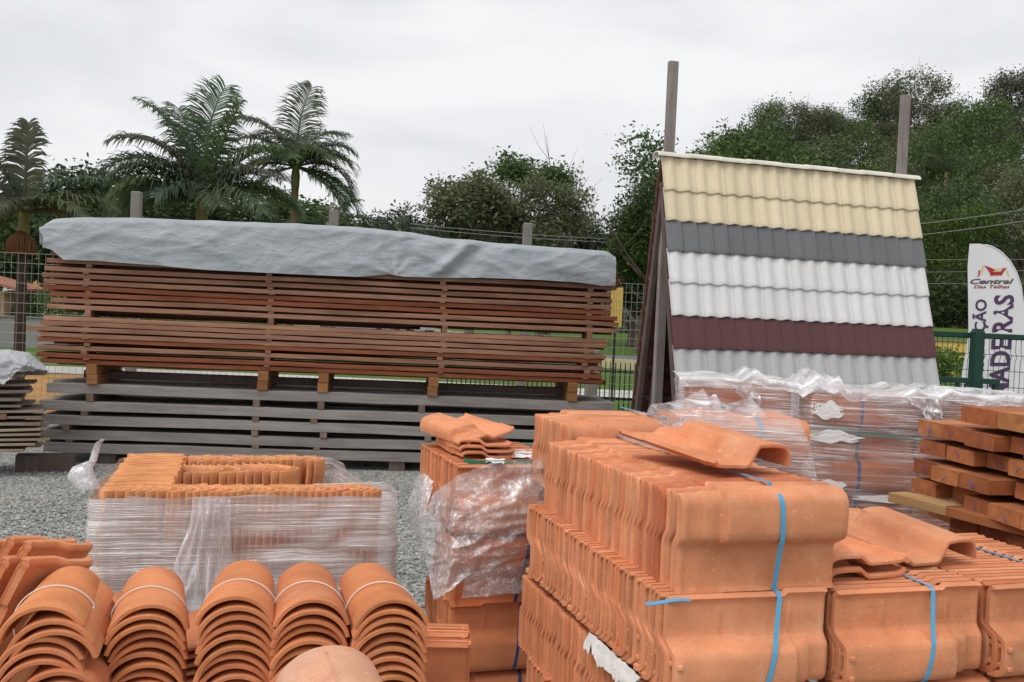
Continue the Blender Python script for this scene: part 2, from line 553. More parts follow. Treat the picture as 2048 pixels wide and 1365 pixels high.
def strap(Fm, path, x0, x1, label, mat='strap', wid=.0125, name='packing_strap', group='straps round the tile bundles'):
    mb = MB()
    n = len(path); rows = []
    for i, (y, z) in enumerate(path):
        q = i / (n - 1)
        zz = max(0, min(1, z / TW))
        x = x0 + (x1 - x0) * zz if y < .02 else x1
        rows.append([Vector((x - wid / 2, y, z)), Vector((x + wid / 2, y, z))])
    # thickness
    inn = []
    for i, r in enumerate(rows):
        a = rows[max(0, i - 1)][0]; b = rows[min(n - 1, i + 1)][0]
        d = (b - a); nn = Vector((0, d.z, -d.y)); nn = nn.normalized() if nn.length else Vector((0, 0, 0))
        inn.append([r[0] + nn * .0012, r[1] + nn * .0012])
    loop = [[rows[i][0], rows[i][1], inn[i][1], inn[i][0]] for i in range(n)]
    mb.grid(loop, False, closed=True)
    o = mb.build(name, M[mat]); o.matrix_world = Fm
    tag(o, label, 'strap', group)
    return o

TH = rad(16)
PA = G(1352, 1188, .985)                      # near left bottom corner of the topmost strapped bundle
zA = .985
FA = fr((PA.x, PA.y, zA), TH) @ Matrix.Rotation(-.012, 4, 'X')
NA = 39; pA = .0275
def tintA(i):
    return (.80, .62, .60) if i in (4, 5, 6, 8) else ((.9, .85, .85) if i in (7, 9) else None)
bundle(FA, NA, pA, 'orange roof tile standing on edge in the topmost blue-strapped bundle of the nearest stack',
       'tiles of the topmost bundle', tints=tintA,
       first='front roof tile of the topmost bundle, its whole rounded face behind a blue strap')
strap(FA, strap_path(False, NA * pA), .262, .245, 'bright blue strap over the rounded front tile of the topmost bundle')
# a second bundle behind it
FB = FA @ Matrix.Translation((.075, NA * pA + .01, .058)) @ Matrix.Rotation(-.015, 4, 'Z')
NB = 13
bundle(FB, NB, .033, 'orange roof tile in the slightly higher bundle directly behind the topmost strapped one',
       'tiles of the bundle behind the topmost one')
strap(FB, strap_path(False, NB * .033), .375, .375, 'dark blue strap over the bundle behind the topmost one')

# second layer: three bundles side by side, rolls at the bottom
e1 = Vector((math.cos(TH), math.sin(TH), 0)); e2 = Vector((-math.sin(TH), math.cos(TH), 0))
SQ = .89
z2 = .985 - TW * SQ - .004
P2 = G(1330, 1200, .98)
def F2(k): return fr(P2 + e1 * (.470 * k) + e2 * (-.005 * k) + Vector((0, 0, z2 - P2.z)), TH + .01 * k) @ Matrix.Diagonal((1, 1, SQ, 1))
bundle(F2(0), 41, .0285, 'orange clay roof tile standing on edge in the long row right under the topmost bundle',
       'tiles of the second layer, left row', flip=True, variant=1,
       first='ribbed front roof tile under the topmost bundle, crossed by a blue strap')
bundle(F2(1), 21, .0315, 'orange roof tile packed in the second-layer bundle below the loose tiles',
       'tiles of the second layer, middle bundle', flip=True, variant=1,
       first='front roof tile of the middle second-layer bundle, with blue strap and two nubs')
bundle(F2(2), 18, .0315, 'orange clay roof tile in the second-layer bundle beside the stacked beams',
       'tiles of the second layer, right bundle', flip=True, variant=1,
       first='front roof tile of the second-layer bundle cut by the right edge, below the beams')
strap(F2(0), strap_path(True, .05), .245, .305, 'blue strap down the ribbed front tile below the topmost bundle')
strap(F2(1), strap_path(True, .66), .235, .285, 'blue strap across the middle second-layer bundle')
strap(F2(2), strap_path(True, .56), .26, .30, 'blue strap over the top of the second-layer bundle beside the beams')
# loose strap end poking out at the left of the second layer
mb = MB()
pts = [Vector((x, -.035 + .02 * x, .262 + .004 * math.sin(x * 40))) for x in (-.045, -.02, .0, .02, .045, .07)]
mb.grid([[p + Vector((0, -.006, 0)), p + Vector((0, .006, .004))] for p in pts], False)
mb.grid([[p + Vector((0, -.006, -.0012)), p + Vector((0, .006, .0028))] for p in pts], False, flip=True)
o = mb.build('strap_end', M['strap']); o.matrix_world = F2(0) @ Matrix.Translation((-.02, 0, .004))
tag(o, 'short loose blue strap end sticking out under the left corner of the topmost bundle', 'strap')

# third layer
z3 = z2 - TW - .006
def F3(k): return fr(P2 + e1 * (.475 * k + .006) + e2 * (-.01 * k + .03) + Vector((0, 0, z3 - P2.z)), TH + .01 * k)
bundle(F3(0), 40, .030, 'reddish clay roof tile standing on edge in the third layer, above which torn foam shows',
       'tiles of the third layer', tints=lambda i: (.98, .90, .86))
bundle(F3(1) @ Matrix.Translation((.03, 0, 0)), 4, .0315, 'roof tile at the foot of the middle bundle, only its rounded top showing',
       'tiles under the middle bundle')
bundle(F3(2) @ Matrix.Translation((.03, 0, 0)), 4, .0315, 'roof tile at the bottom right corner, under the last second-layer bundle',
       'tiles at the bottom right corner')
strap(F3(1) @ Matrix.Translation((.03, 0, 0)), strap_path(False, .1), .26, .24, 'blue strap on the rounded tile at the bottom edge below the middle bundle')
z4 = z3 - TW - .006
F4 = fr(P2 + e1 * -.005 + e2 * .55 + Vector((0, 0, z4 - P2.z)), TH)
bundle(F4, 16, .033, 'clay roof tile of the lowest visible layer at the left foot of the nearest stack',
       'tiles of the fourth layer', flip=True, variant=1, tints=lambda i: (.95, .88, .85))

# torn white foam between the second and third layer
mb = MB(); rows = []
for i in range(30):
    s = i / 29
    y = .12 + s * .36
    wv = .045 + .02 * nz(s * 7, 3) + .03 * abs(nz(s * 13, 8))
    if .80 < s < .86: wv *= .2
    rows.append([Vector((-.006 - .016 * q - .010 * abs(nz(s * 9, q * 3, 1)), y + .01 * nz(s * 8, q * 4), -.002 + .006 * nz(s * 20, q * 5) - q * wv * .9)) for q in (-.15, .1, .3, .5, .75, 1)])
mb.grid(rows, True)
rows2 = [[p + Vector((.004, 0, -.002)) for p in r] for r in rows]
mb.grid(rows2, True, flip=True)
o = mb.build('foam_sheet', M['foam']); o.matrix_world = F2(0) @ Matrix.Translation((0, 0, -.002))
tag(o, 'ragged strip of white foam hanging out between the second and third tile layers', 'foam')

# ------------------------------------------------------------------ loose tiles
def lie(p_mid, x_dir, up=Vector((0, 0, 1)), flip_face=False):
    """matrix for a tile lying down: local X -> x_dir, face (-Y) -> up, centre at p_mid"""
    x = Vector(x_dir).normalized()
    u = (Vector(up) - x * Vector(up).dot(x)).normalized()
    y = -u
    z = x.cross(y)
    m = Matrix((( x.x, y.x, z.x, 0), (x.y, y.y, z.y, 0), (x.z, y.z, z.z, 0), (0, 0, 0, 1)))
    return Matrix.Translation(p_mid) @ m @ Matrix.Translation((-TL / 2, 0, -TW / 2))

SHR = Matrix.Translation((TL / 2, 0, TW / 2)) @ Matrix.Scale(.87, 4) @ Matrix.Translation((-TL / 2, 0, -TW / 2))
ztop = FA.translation.z + TW
c = P(1405, 893, 2.86); c.z = ztop + .046
o = tile_obj(lie(c, (.20, -.375, -.030), Vector((.06, .02, 1))), 'loose clay roof tile lying slantwise on top of the topmost bundle', None, 2)
o.color = (1.02, 1.0, 1.0, 1)
# loose tiles on the middle second-layer bundle
zl = z2 + TW * SQ
c = P(1772, 1044, 3.02); c.z = zl + .05
o = tile_obj(lie(c, (.185, -.385, -.04), Vector((.0, .02, 1))), 'loose roof tile lying with its roll up in front of the stacked beams', None, 2)
for dz, lab in ((.055, 'upper of two nested loose roof tiles beside the topmost bundle, its flat pan showing'), (.018, 'lower of two nested loose roof tiles beside the topmost bundle')):
    c = P(1622, 1085, 2.86); c.z = zl + dz
    o = tile_obj(lie(c, (-.16, .40, .0), Vector((0, -.05, 1))), lab, None, 2)

# ------------------------------------------------------------------ middle pallet with the torn film
PC = P(903, 1212, 3.80)
THC = rad(18.5)
FCs = []
for k in range(4):
    z = 1.065 - TW - k * (TW + .003)
    Fm = fr((PC.x + (.018 * nz(k * 3.1) + (-.004 * k)), PC.y + .01 * k, z), THC)
    FCs.append(Fm)
    labs = ['dark orange roof tile in the top layer of the middle pallet, below four loose tiles',
            'clay roof tile behind crumpled clear film, second layer of the middle pallet',
            'clay roof tile in the third layer of the middle pallet, below the hanging film',
            'clay roof tile at the foot of the middle pallet, by the bottom edge']
    firsts = [None, None, 'front roof tile with dark blue strap, just below the middle pallet\'s hanging film', None]
    bundle(Fm, [20, 10, 12, 5][k], [.031, .033, .033, .033][k], labs[k], 'tiles of the middle pallet, layer ' + ['one', 'two', 'three', 'four'][k],
           flip=(k % 2 == 0), variant=1 if k % 2 == 0 else 0, tints=lambda i: (.97, .92, .88), first=firsts[k])
    if k >= 1:
        strap(Fm, strap_path(k % 2 == 0, .1), .25, .285, ['', 'dark blue strap behind the crumpled film of the middle pallet', 'dark blue strap down the front tile below the crumpled film',
              'dark blue strap on the lowest tile of the middle pallet'][k], 'strap_dark')
# a second column beside it, mostly behind the nearest stack
bundle(FCs[0] @ Matrix.Translation((.455, .30, 0)), 8, .033, 'clay roof tile of the middle pallet at its far right corner, behind the nearest stack',
       'tiles of the middle pallet, far corner', tints=lambda i: (.97, .9, .86))
# loose tiles on top: three nested, one askew
base = P(946, 888, 4.16)
ztc = 1.065 + .006
for k in range(3):
    c = Vector((base.x - .004 * k, base.y - .02, ztc + .014 + k * .024))
    o = tile_obj(lie(c, (-.13 + .01 * k, .41, .0), Vector((0, 0, 1))), ['lowest', 'middle', 'third'][k] + ' of the nested loose roof tiles on the middle pallet, under the askew one', None, 2)
    o.matrix_world = o.matrix_world @ SHR
    o.color = (1, .97, .95, 1)
c = Vector((base.x - .035, base.y + .0, ztc + .092))
o = tile_obj(lie(c, (-.24, .37, .02), Vector((-.30, -.06, 1))), 'loose roof tile perched askew on three nested ones, on the middle pallet', None, 2)
o.matrix_world = o.matrix_world @ SHR
# green strap lying across the top
mb = MB(); rows = []
pp = [(.06, .10), (.04, .06), (.05, .03), (.09, .012), (.16, .008), (.25, .012), (.36, .02), (.50, .04)]
for i, (x, y) in enumerate(pp):
    nx = pp[min(i + 1, len(pp) - 1)]; pv = pp[max(0, i - 1)]
    d = Vector((nx[0] - pv[0], nx[1] - pv[1], 0)).normalized(); n_ = Vector((-d.y, d.x, 0))
    zc = TW + .012
    rows.append([Vector((x, y, zc + .012)), Vector((x, y, zc - .004)), Vector((x, y, zc - .004)) + n_ * .0015, Vector((x, y, zc + .012)) + n_ * .0015])
mb.grid(rows, False, closed=True)
o = mb.build('packing_strap', M['strap_green']); o.matrix_world = FCs[0]
tag(o, 'green strap lying in a loose loop on top of the middle pallet', 'strap')
mb = MB()
rows = []
for i in range(8):
    x = .0 + .55 * i / 7
    rows.append([Vector((x, .615, TW + .004)), Vector((x, .63, TW + .006)), Vector((x, .63, TW + .008)), Vector((x, .615, TW + .006))])
mb.grid(rows, False, closed=True)
o = mb.build('packing_strap', M['strap_green']); o.matrix_world = FCs[0]
tag(o, 'green strap along the far edge of the middle pallet', 'strap')

# crumpled clear film hanging down over the middle pallet
def sheet(pxgrid, nu, nv, name, amp, seed, mat, amp2=0.0):
    """a sheet through a coarse grid of (px, py, D) control points, crumpled by noise"""
    rows = []
    ncr, ncc = len(pxgrid), len(pxgrid[0])
    for i in range(nv):
        s = i / (nv - 1) * (ncr - 1); a = min(int(s), ncr - 2); fs = s - a
        r = []
        for j in range(nu):
            t = j / (nu - 1) * (ncc - 1); b = min(int(t), ncc - 2); ft = t - b
            q = [0, 0, 0]
            for k in range(3):
                q[k] = (pxgrid[a][b][k] * (1 - ft) + pxgrid[a][b + 1][k] * ft) * (1 - fs) + (pxgrid[a + 1][b][k] * (1 - ft) + pxgrid[a + 1][b + 1][k] * ft) * fs
            p = P(*q)
            x, y = j / nu * 5, i / nv * 5
            xa, ya = (x + y * .8), (y - x * .25)
            r1 = 1 - abs(2 * nz(xa * .7 + seed, ya * 1.6, seed)) ; r2 = 1 - abs(2 * nz(xa * 1.6 + seed, ya * 4.4 + x, seed + 5)); r3 = 1 - abs(2 * nz(xa * 5 + seed, ya * 9, seed + 9))
            dd = (r1 * .70 + r2 * .20 + r3 * .05) * amp
            eg = nz(x * 3, y * 3, seed + 20) * amp2
            p = p + Vector((eg, -dd, nz(x * 4, y * 4, seed + 30) * amp2))
            r.append(p)
        rows.append(r)
    mb = MB(); mb.grid(rows, True)
    return mb.build(name, M[mat])

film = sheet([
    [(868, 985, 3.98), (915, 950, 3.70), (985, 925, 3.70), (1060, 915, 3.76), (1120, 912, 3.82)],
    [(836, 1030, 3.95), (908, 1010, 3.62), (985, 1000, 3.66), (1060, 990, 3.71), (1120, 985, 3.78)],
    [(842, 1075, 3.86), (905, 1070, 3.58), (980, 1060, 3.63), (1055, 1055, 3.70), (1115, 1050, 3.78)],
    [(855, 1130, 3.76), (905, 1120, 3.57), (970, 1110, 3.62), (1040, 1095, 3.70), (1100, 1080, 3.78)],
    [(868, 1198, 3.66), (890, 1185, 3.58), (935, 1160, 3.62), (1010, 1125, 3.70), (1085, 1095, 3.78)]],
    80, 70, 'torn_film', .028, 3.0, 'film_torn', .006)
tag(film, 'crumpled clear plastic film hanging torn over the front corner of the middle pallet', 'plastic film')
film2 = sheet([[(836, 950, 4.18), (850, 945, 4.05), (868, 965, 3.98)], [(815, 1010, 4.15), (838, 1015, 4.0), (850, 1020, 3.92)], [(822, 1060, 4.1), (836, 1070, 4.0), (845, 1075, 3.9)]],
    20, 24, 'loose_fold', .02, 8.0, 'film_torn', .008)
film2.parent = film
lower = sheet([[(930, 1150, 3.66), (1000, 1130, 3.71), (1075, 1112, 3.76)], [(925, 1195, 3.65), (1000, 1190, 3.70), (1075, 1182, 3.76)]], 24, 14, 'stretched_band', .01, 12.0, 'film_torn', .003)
lower.parent = film
# bits of white sheet on its top
for k, (px, py, wd) in enumerate(((1030, 915, .14), (1060, 908, .13), (990, 926, .07))):
    mb = MB(); rows = []
    c = G(px, py, 1.065 + .012)
    for i in range(7):
        rows.append([c + Vector(((j / 7 - .5) * wd * (1 + .4 * nz(i * .9, k)), (i / 6 - .5) * .10 * (1 + .5 * nz(j * .8, k + 4)), .006 + .012 * abs(nz(i * .7, j * .7, k)))) for j in range(8)])
    mb.grid(rows, True)
    mb.grid([[p - Vector((0, 0, .002)) for p in r] for r in rows], True, flip=True)
    o = mb.build('paper_scrap', M['paper'])
    tag(o, ['torn white sheet on the middle pallet beside the nested loose tiles', 'torn white sheet on the middle pallet next to the nearest stack', 'small white scrap just in front of the loose tiles on the middle pallet'][k], 'scrap')

# small bundle of thin curved tiles at the foot of the middle pallet
FE = fr(P(940, 1312, 2.76) + Vector((-.44, -.03, -.25)), rad(4))
bundle(FE, 9, .022, 'thin-edged roof tile in the low bundle between the barrel tiles and the middle pallet', 'tiles of the low bundle', flip=True, variant=0, tints=lambda i: (.95, .86, .82))
# ------------------------------------------------------------------ barrel tiles (half pipes)
A0 = 17
def barrel_mesh(wf, wb, L, th, arch=.95, lip=False):
    """half pipe along +y; front (y=0) radius wf/2, back radius wb/2"""
    mb = MB(); n = 22
    def ring(y, r, off):
        out = []
        for k in range(n + 1):
            a = rad(A0) + (math.pi - 2 * rad(A0)) * (k / n)
            q = r - off
            out.append(Vector((-math.cos(a) * q, y, math.sin(a) * q * arch)))
        return out
    ys = [0, .004, .1 * L, .3 * L, .5 * L, .7 * L, .9 * L, L - .004, L]
    outer = []; inner = []
    for y in ys:
        s = y / L
        r = (wf + (wb - wf) * s) / 2 / math.cos(rad(A0)) + .0012 * nz(s * 5, wf * 90)
        e = .0025 if y in (0, L) else 0
        outer.append(ring(y, r - e, 0)); inner.append(ring(y, r + e, th))
    mb.grid(outer, True, flip=False); mb.grid(inner, True, flip=True)
    mb.grid([outer[0], inner[0]], False, flip=True); mb.grid([outer[-1], inner[-1]], False)
    mb.grid([[r[0] for r in outer], [r[0] for r in inner]], False, flip=True)
    mb.grid([[r[-1] for r in outer], [r[-1] for r in inner]], False)
    me = mb.mesh('barrel_tile'); me.materials.append(M['clay_barrel'])
    return me
BAR = [barrel_mesh(.182, .150, .40, .0125), barrel_mesh(.185, .148, .40, .013), barrel_mesh(.179, .150, .40, .012)]

def barrel(Mw, label, group, mesh=None, tint=1.0):
    o = bpy.data.objects.new('barrel_tile', mesh or R.choice(BAR)); COL.objects.link(o)
    o.matrix_world = Mw
    k = R.gauss(1, .05) * tint
    o.color = (k, k * R.gauss(1, .03), k * R.gauss(1, .05), 1)
    return tag(o, label, 'barrel tile', group)

def string_loop(Mw, r, drop, label):
    mb = MB(); pts = []
    for k in range(25):
        a = rad(A0) + (math.pi - 2 * rad(A0)) * k / 24
        pts.append(Vector((-math.cos(a) * (r + .0025), 0 + .006 * math.sin(a * 2), math.sin(a) * (r + .0025) * .95)))
    pts = [Vector((-r * .97, -.01, -drop))] + pts + [Vector((r * .97, -.012, -drop))]
    mb.tube(pts, .0017, 6)
    o = mb.build('binding_string', M['string']); o.matrix_world = Mw
    return tag(o, label, 'string', 'strings round the barrel tile stacks')

stacks = [  # front arch peak px, py, D ; back peak px, py
    (296, 1207, 2.30, 312, 1116), (476, 1192, 2.31, 491, 1112), (626, 1196, 2.33, 612, 1112), (787, 1197, 2.34, 733, 1110)]
nm = ['left-hand plain', 'second', 'third', 'last']
pos = ['beside the skewed stack at the left', 'in front of the bunched film fold', 'behind the pale barrel tile', 'next to the low tile bundle']
for si, (px, py, D, qx, qy) in enumerate(stacks):
    a = P(px, py, D)
    b = G(qx, qy, a.z)
    dr = (b - a); th = math.atan2(-dr.x, dr.y)
    base = Vector((a.x, a.y, a.z - .0905))
    n = 11
    pitch = [.0225, .0225, .023, .0225][si]
    for k in range(n):
        lab = 'orange barrel tile nested in the string-tied stack ' + pos[si]
        if k == 0: lab = 'top barrel tile with white string, of the stack ' + pos[si]
        off = Vector((R.gauss(0, .003), (0 if k == 0 else R.gauss(0, .006)), 0))
        Mx = fr(base + off + Vector((0, 0, -k * pitch - (.002 if k else 0))), th + R.gauss(0, .012)) @ Matrix.Rotation(R.gauss(0, .012), 4, 'Y')
        barrel(Mx, lab, 'barrel tiles stacked ' + pos[si])
    string_loop(fr(base, th) @ Matrix.Translation((0, .155, 0)), .0895, .01, 'white string tied over the barrel tile stack ' + pos[si])
# skewed stack at the left: tiles shifted against each other
a = P(86, 1211, 2.15)
th0 = rad(15.5)
base = Vector((a.x, a.y, a.z - .0905))
for k in range(9):
    sh = [0, .022, .030, .004, .006, .010, .050, .055, .06][k]
    Mx = fr(base + Vector((sh, -.004 * k, -[0, .028, .05, .066, .088, .11, .132, .155, .178][k])), th0 + [0, -.03, -.02, .03, .02, .03, -.04, -.04, 0][k]) @ Matrix.Rotation([-.20, -.12, -.02, -.16, -.14, -.12, -.10, -.08, -.05][k], 4, 'Y')
    barrel(Mx, 'top barrel tile of the skewed stack, two small holes near its far end' if k == 0 else 'barrel tile shifted sideways in the skewed stack at the left', 'barrel tiles of the skewed stack')
string_loop(fr(base, th0) @ Matrix.Translation((0, .17, 0)) @ Matrix.Rotation(-.20, 4, 'Y'), .0895, .01, 'white string tied over the skewed barrel tile stack')
# string tail hanging down the side of the skewed stack
mb = MB()
Ms = fr(base, th0) @ Matrix.Translation((0, .17, 0))
mb.tube([Ms @ Matrix.Rotation(-.20, 4, 'Y') @ Vector((.0895 * .97, -.012, .022)), Ms @ Vector((.112, -.02, -.03)), Ms @ Vector((.118, -.03, -.09)), Ms @ Vector((.125, -.05, -.16)), Ms @ Vector((.13, -.06, -.24)), Ms @ Vector((.12, -.07, -.32))], .0014, 6)
o = mb.build('string_tail', M['string']); tag(o, 'thin string hanging down beside the skewed barrel tile stack', 'string')
# pale tile close to the lens
pale = barrel_mesh(.205, .185, .44, .012, .9)
sm_ = MB()
for v_ in pale.vertices: sm_.v.append(v_.co.copy())
for p_ in pale.polygons: sm_.f.append(tuple(p_.vertices)); sm_.s.append(p_.use_smooth); sm_.mi.append(0)
sm_.tube([(.012, .03 + .4 * k / 8, (.1025 - .010 * (.03 + .4 * k / 8) / .44) / math.cos(rad(A0)) * .9 - .0005) for k in range(9)], .0022, 6)
pale = sm_.mesh('barrel_tile')
pale.materials.clear(); pale.materials.append(M['clay_pale'])
a = P(655, 1296, 1.98)
o = barrel(Matrix.Translation((a.x, a.y, a.z - .085)) @ Matrix.Rotation(rad(180 + 22), 4, 'Z') @ Matrix.Rotation(rad(-7), 4, 'X'), 'pale dusty barrel tile lying across the bottom edge in front of the stacks', None, pale)
o.color = (1, 1, 1, 1)
# a second rank of stacks standing lower behind
for j, (px, py, D) in enumerate(((205, 1262, 2.72), (395, 1300, 2.75), (560, 1290, 2.8))):
    a = P(px, py, D)
    for k in range(6):
        barrel(fr(Vector((a.x, a.y, a.z - .08 - k * .023)), rad(15)), 'dark barrel tile standing behind and below the front rank of stacks', 'barrel tiles of the rear rank', tint=.85)

# ------------------------------------------------------------------ S-shaped tiles leaning at the left edge
def roman_mesh(depth, bulge, H, hook=.03, th=.014, name='pan_tile', taper=.0):
    """tile standing on end; cross-section in xy: a crescent from y=0 to y=depth bulging to +x, height H"""
    mb = MB(); n = 18
    prof = []
    for k in range(n + 1):
        s = k / n
        x = bulge * math.sin(math.pi * min(1, s * 1.12)) if s < .89 else bulge * math.sin(math.pi * min(1, s * 1.12)) + hook * ((s - .89) / .11) ** 1.3
        x += .012 * (1 - s)
        prof.append((x, depth * s))
    nr = []
    for i in range(n + 1):
        a = prof[max(0, i - 1)]; b = prof[min(n, i + 1)]
        dx, dy = b[0] - a[0], b[1] - a[1]; l = math.hypot(dx, dy)
        nr.append((dy / l, -dx / l))
    zs = [0, .01, H * .3, H * .6, H - .10, H - .075, H - .06, H - .03, H - .003, H]
    O = []; I = []
    for z in zs:
        flare = .006 * smooth(H - .085, H - .07, z)
        e = .0025 if z in (0, H) else 0
        O.append([Vector((p[0] + (flare - e) * q[0], p[1] + (flare - e) * q[1], z)) for p, q in zip(prof, nr)])
        I.append([Vector((p[0] - (th - flare - e) * q[0], p[1] - (th - flare - e) * q[1], z)) for p, q in zip(prof, nr)])
    mb.grid(O, True, flip=True); mb.grid(I, True)
    mb.grid([O[-1], I[-1]], False, flip=True); mb.grid([O[0], I[0]], False)
    mb.grid([[r[0] for r in O], [r[0] for r in I]], True); mb.grid([[r[-1] for r in O], [r[-1] for r in I]], True, flip=True)
    me = mb.mesh(name); me.materials.append(M['clay_roman'])
    return me

def stand_on_end(top, down, depth):
    x = Vector(down).normalized(); z = Vector(depth); z = (z - x * z.dot(x)).normalized(); y = z.cross(x)
    return Matrix(((x.x, y.x, z.x, top.x), (x.y, y.y, z.y, top.y), (x.z, y.z, z.z, top.z), (0, 0, 0, 1)))
for k, (px, py, D, lab) in enumerate((
        (62, 1086, 2.50, 'roof tile leaning on end, the one with its curled roll nearest the skewed stack'),
        (28, 1078, 2.53, 'roof tile leaning on end, second from the skewed stack'),
        (58, 1120, 2.42, 'roof tile leaning on end in front, its thick edge beside the skewed stack'),
        (18, 1118, 2.44, 'roof tile leaning on end in front, cut by the left edge'),
        (-14, 1085, 2.55, 'roof tile leaning on end at the very left edge'))):
    a = P(px, py, D)
    o = tile_obj(stand_on_end(a, (-.40, -.10, -.93), (.30, .95, .03)), lab, 'leaning roof tiles', 0)
    o.color = (.98, .95, .9, 1)

# ------------------------------------------------------------------ film-wrapped pallet of upright pan tiles
THQ = rad(14.7)
zQ = .955
q0 = G(190, 985, zQ)
FQ = fr((q0.x, q0.y, 0), THQ)
QW = (G(795, 985, zQ) - q0).length
QD = .98
RH = .40
ROM = roman_mesh(.150, .048, RH, .026)
ROMS = roman_mesh(.22, .085, RH, .0, .0105)
FLAT = roman_mesh(.235, .028, RH, .02)
def pan(Mw, label, group, me=None, t=1.0):
    o = bpy.data.objects.new('pan_tile', me or ROM); COL.objects.link(o); o.matrix_world = FQ @ Mw
    k = R.gauss(1, .045) * t
    o.color = (k, k * R.gauss(1, .03), k * R.gauss(1, .05), 1)
    return tag(o, label, 'pan tile', group)
z0 = zQ - RH
x = .245; i = 0
while x < QW - .085:
    pan(Matrix.Translation((x, .015 + R.gauss(0, .002), z0 + R.gauss(0, .002) - (.0))), 'upright pan tile in the front row of the wrapped pallet, crescent edge above the film', 'front row of upright pan tiles')
    x += .0258; i += 1
for i in range(36):
    y = .045 + i * .0255
    pan(Matrix.Translation((.252 + R.gauss(0, .005) - (.035 * smooth(.55, 1, i / 35) * 0), y, z0 + R.gauss(0, .0025))) @ Matrix.Rotation(rad(90), 4, 'Z'),
        'thin-edged upright pan tile in the tightly packed left block of the wrapped pallet', 'left block of upright pan tiles', FLAT, 1.05)
for i in range(12):
    pan(Matrix.Translation((.262 + i * .0345, .44 + R.gauss(0, .002) + .003 * i, z0 + R.gauss(0, .002))), 'upright pan tile with rounded end in the inner row of the wrapped pallet', 'inner row of upright pan tiles', ROMS)
for i in range(17):
    pan(Matrix.Translation((.27 + i * .0315 + (.03 if i > 14 else 0), .72 + .003 * i, z0 + R.gauss(0, .002) + .004)), 'upright pan tile in the far row of the wrapped pallet, nearest the grey planks', 'far row of upright pan tiles')
# lower tier, seen only as reddish bands through the film
for i in range(22):
    pan(Matrix.Translation((.02 + i * (QW - .13) / 21, .02, z0 - RH - .02)), 'upright pan tile of the lower tier, blurred behind the film of the wrapped pallet', 'lower tier of upright pan tiles', ROM, .9)
for i in range(10):
    pan(Matrix.Translation((.30, .3 + i * .065, z0 - RH - .02)) @ Matrix.Rotation(rad(90), 4, 'Z'), 'upright pan tile of the lower tier at the left side of the wrapped pallet', 'lower tier side row', FLAT, .9)
for i in range(8):
    pan(Matrix.Translation((.02 + i * .035, .02, z0)), 'upright pan tile at the left front corner of the wrapped pallet, behind milky film', 'left front corner of upright pan tiles', ROM, .92)

def film_shell(name, Fm, outline, z0, z1, mat, ns=44, amp=.008, seed=1.0, topf=None, botf=None, taper=0.0, name_waist=False):
    """film wound round a load: a closed loop of (x, y) points swept from z0 to z1"""
    pts = []
    for k in range(len(outline)):
        a = Vector(outline[k]); b = Vector(outline[(k + 1) % len(outline)])
        d = (b - a).length; n = max(1, int(d / .02))
        for i in range(n): pts.append(a + (b - a) * (i / n))
    c = sum(pts, Vector((0, 0))) / len(pts)
    rows = []
    for i in range(ns + 1):
        s = i / ns; r = []
        for k, p in enumerate(pts):
            zt = z1 + (topf(p.x, p.y) if topf else 0); zb = z0 + (botf(p.x, p.y) if botf else 0)
            z = zb + (zt - zb) * s
            out = (p - c).normalized()
            q = nz(p.x * 3, p.y * 3 + seed, z * 18) * .6 + nz(p.x * 1.5 + seed, p.y * 1.5, z * 60) * .25 + nz(p.x * 8, p.y * 8, z * 6 + seed) * .5
            off = amp * q + taper * (s - .5) - (.014 * math.exp(-((z - (z1 - RH - .01)) / .05) ** 2) if name_waist else 0)
            r.append(Vector((p.x + out.x * off, p.y + out.y * off, z)))
        rows.append(r)
    mb = MB(); mb.grid(rows, True, closed=True)
    o = mb.build(name, M[mat]); o.matrix_world = Fm
    return o

def rrect(x0, y0, x1, y1, r, n=6):
    out = []
    for cx, cy, a0 in ((x1 - r, y0 + r, -90), (x1 - r, y1 - r, 0), (x0 + r, y1 - r, 90), (x0 + r, y0 + r, 180)):
        for k in range(n + 1):
            a = rad(a0 + 90 * k / n); out.append((cx + r * math.cos(a), cy + r * math.sin(a)))
    return out
def qtop(x, y):
    base = -.012 + .012 * nz(x * 6, y * 6)
    if y > .6 and x > .3: base += .012
    if x < .12: base += -.01
    return base
qo = rrect(-.03, -.022, QW + .015, QD + .01, .07)
# the film cuts straight across the empty right rear corner
qo = [(-.03 + .05, -.022)] + [p for p in [(QW - .06, -.022), (QW - .02, -.012), (QW + .008, .02), (QW + .012, .06), (QW + .005, .24), (.98, .30), (.93, .62), (.90, .88), (.86, .915)]] + [(.3, .93), (.06, QD), (.0, QD - .02), (-.03, .9), (-.03, .04), (-.015, -.01)]
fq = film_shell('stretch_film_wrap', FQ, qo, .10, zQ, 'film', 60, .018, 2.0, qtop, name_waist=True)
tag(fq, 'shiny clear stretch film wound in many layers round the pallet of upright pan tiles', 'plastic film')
# gathered fold hanging down the front
rows = []
for i in range(40):
    s = i / 39
    wv = .12 + .05 * s + .09 * s * s
    xc = .395 + .01 * s - .05 * s * s
    r = []
    for j in range(26):
        t = j / 25 - .5
        r.append(Vector((xc + t * wv * 1.1 + .01 * nz(s * 4, t * 3, 3), -.045 - .025 * (1 - abs(2 * nz(t * 5.5, s * 1.2, 2))) - .02 * s - .02 * math.cos(t * 3.1), zQ - .005 - s * .40 - .02 * abs(t))))
    rows.append(r)
mb = MB(); mb.grid(rows, True)
o = mb.build('gathered_fold', M['film_bunch'], fq)
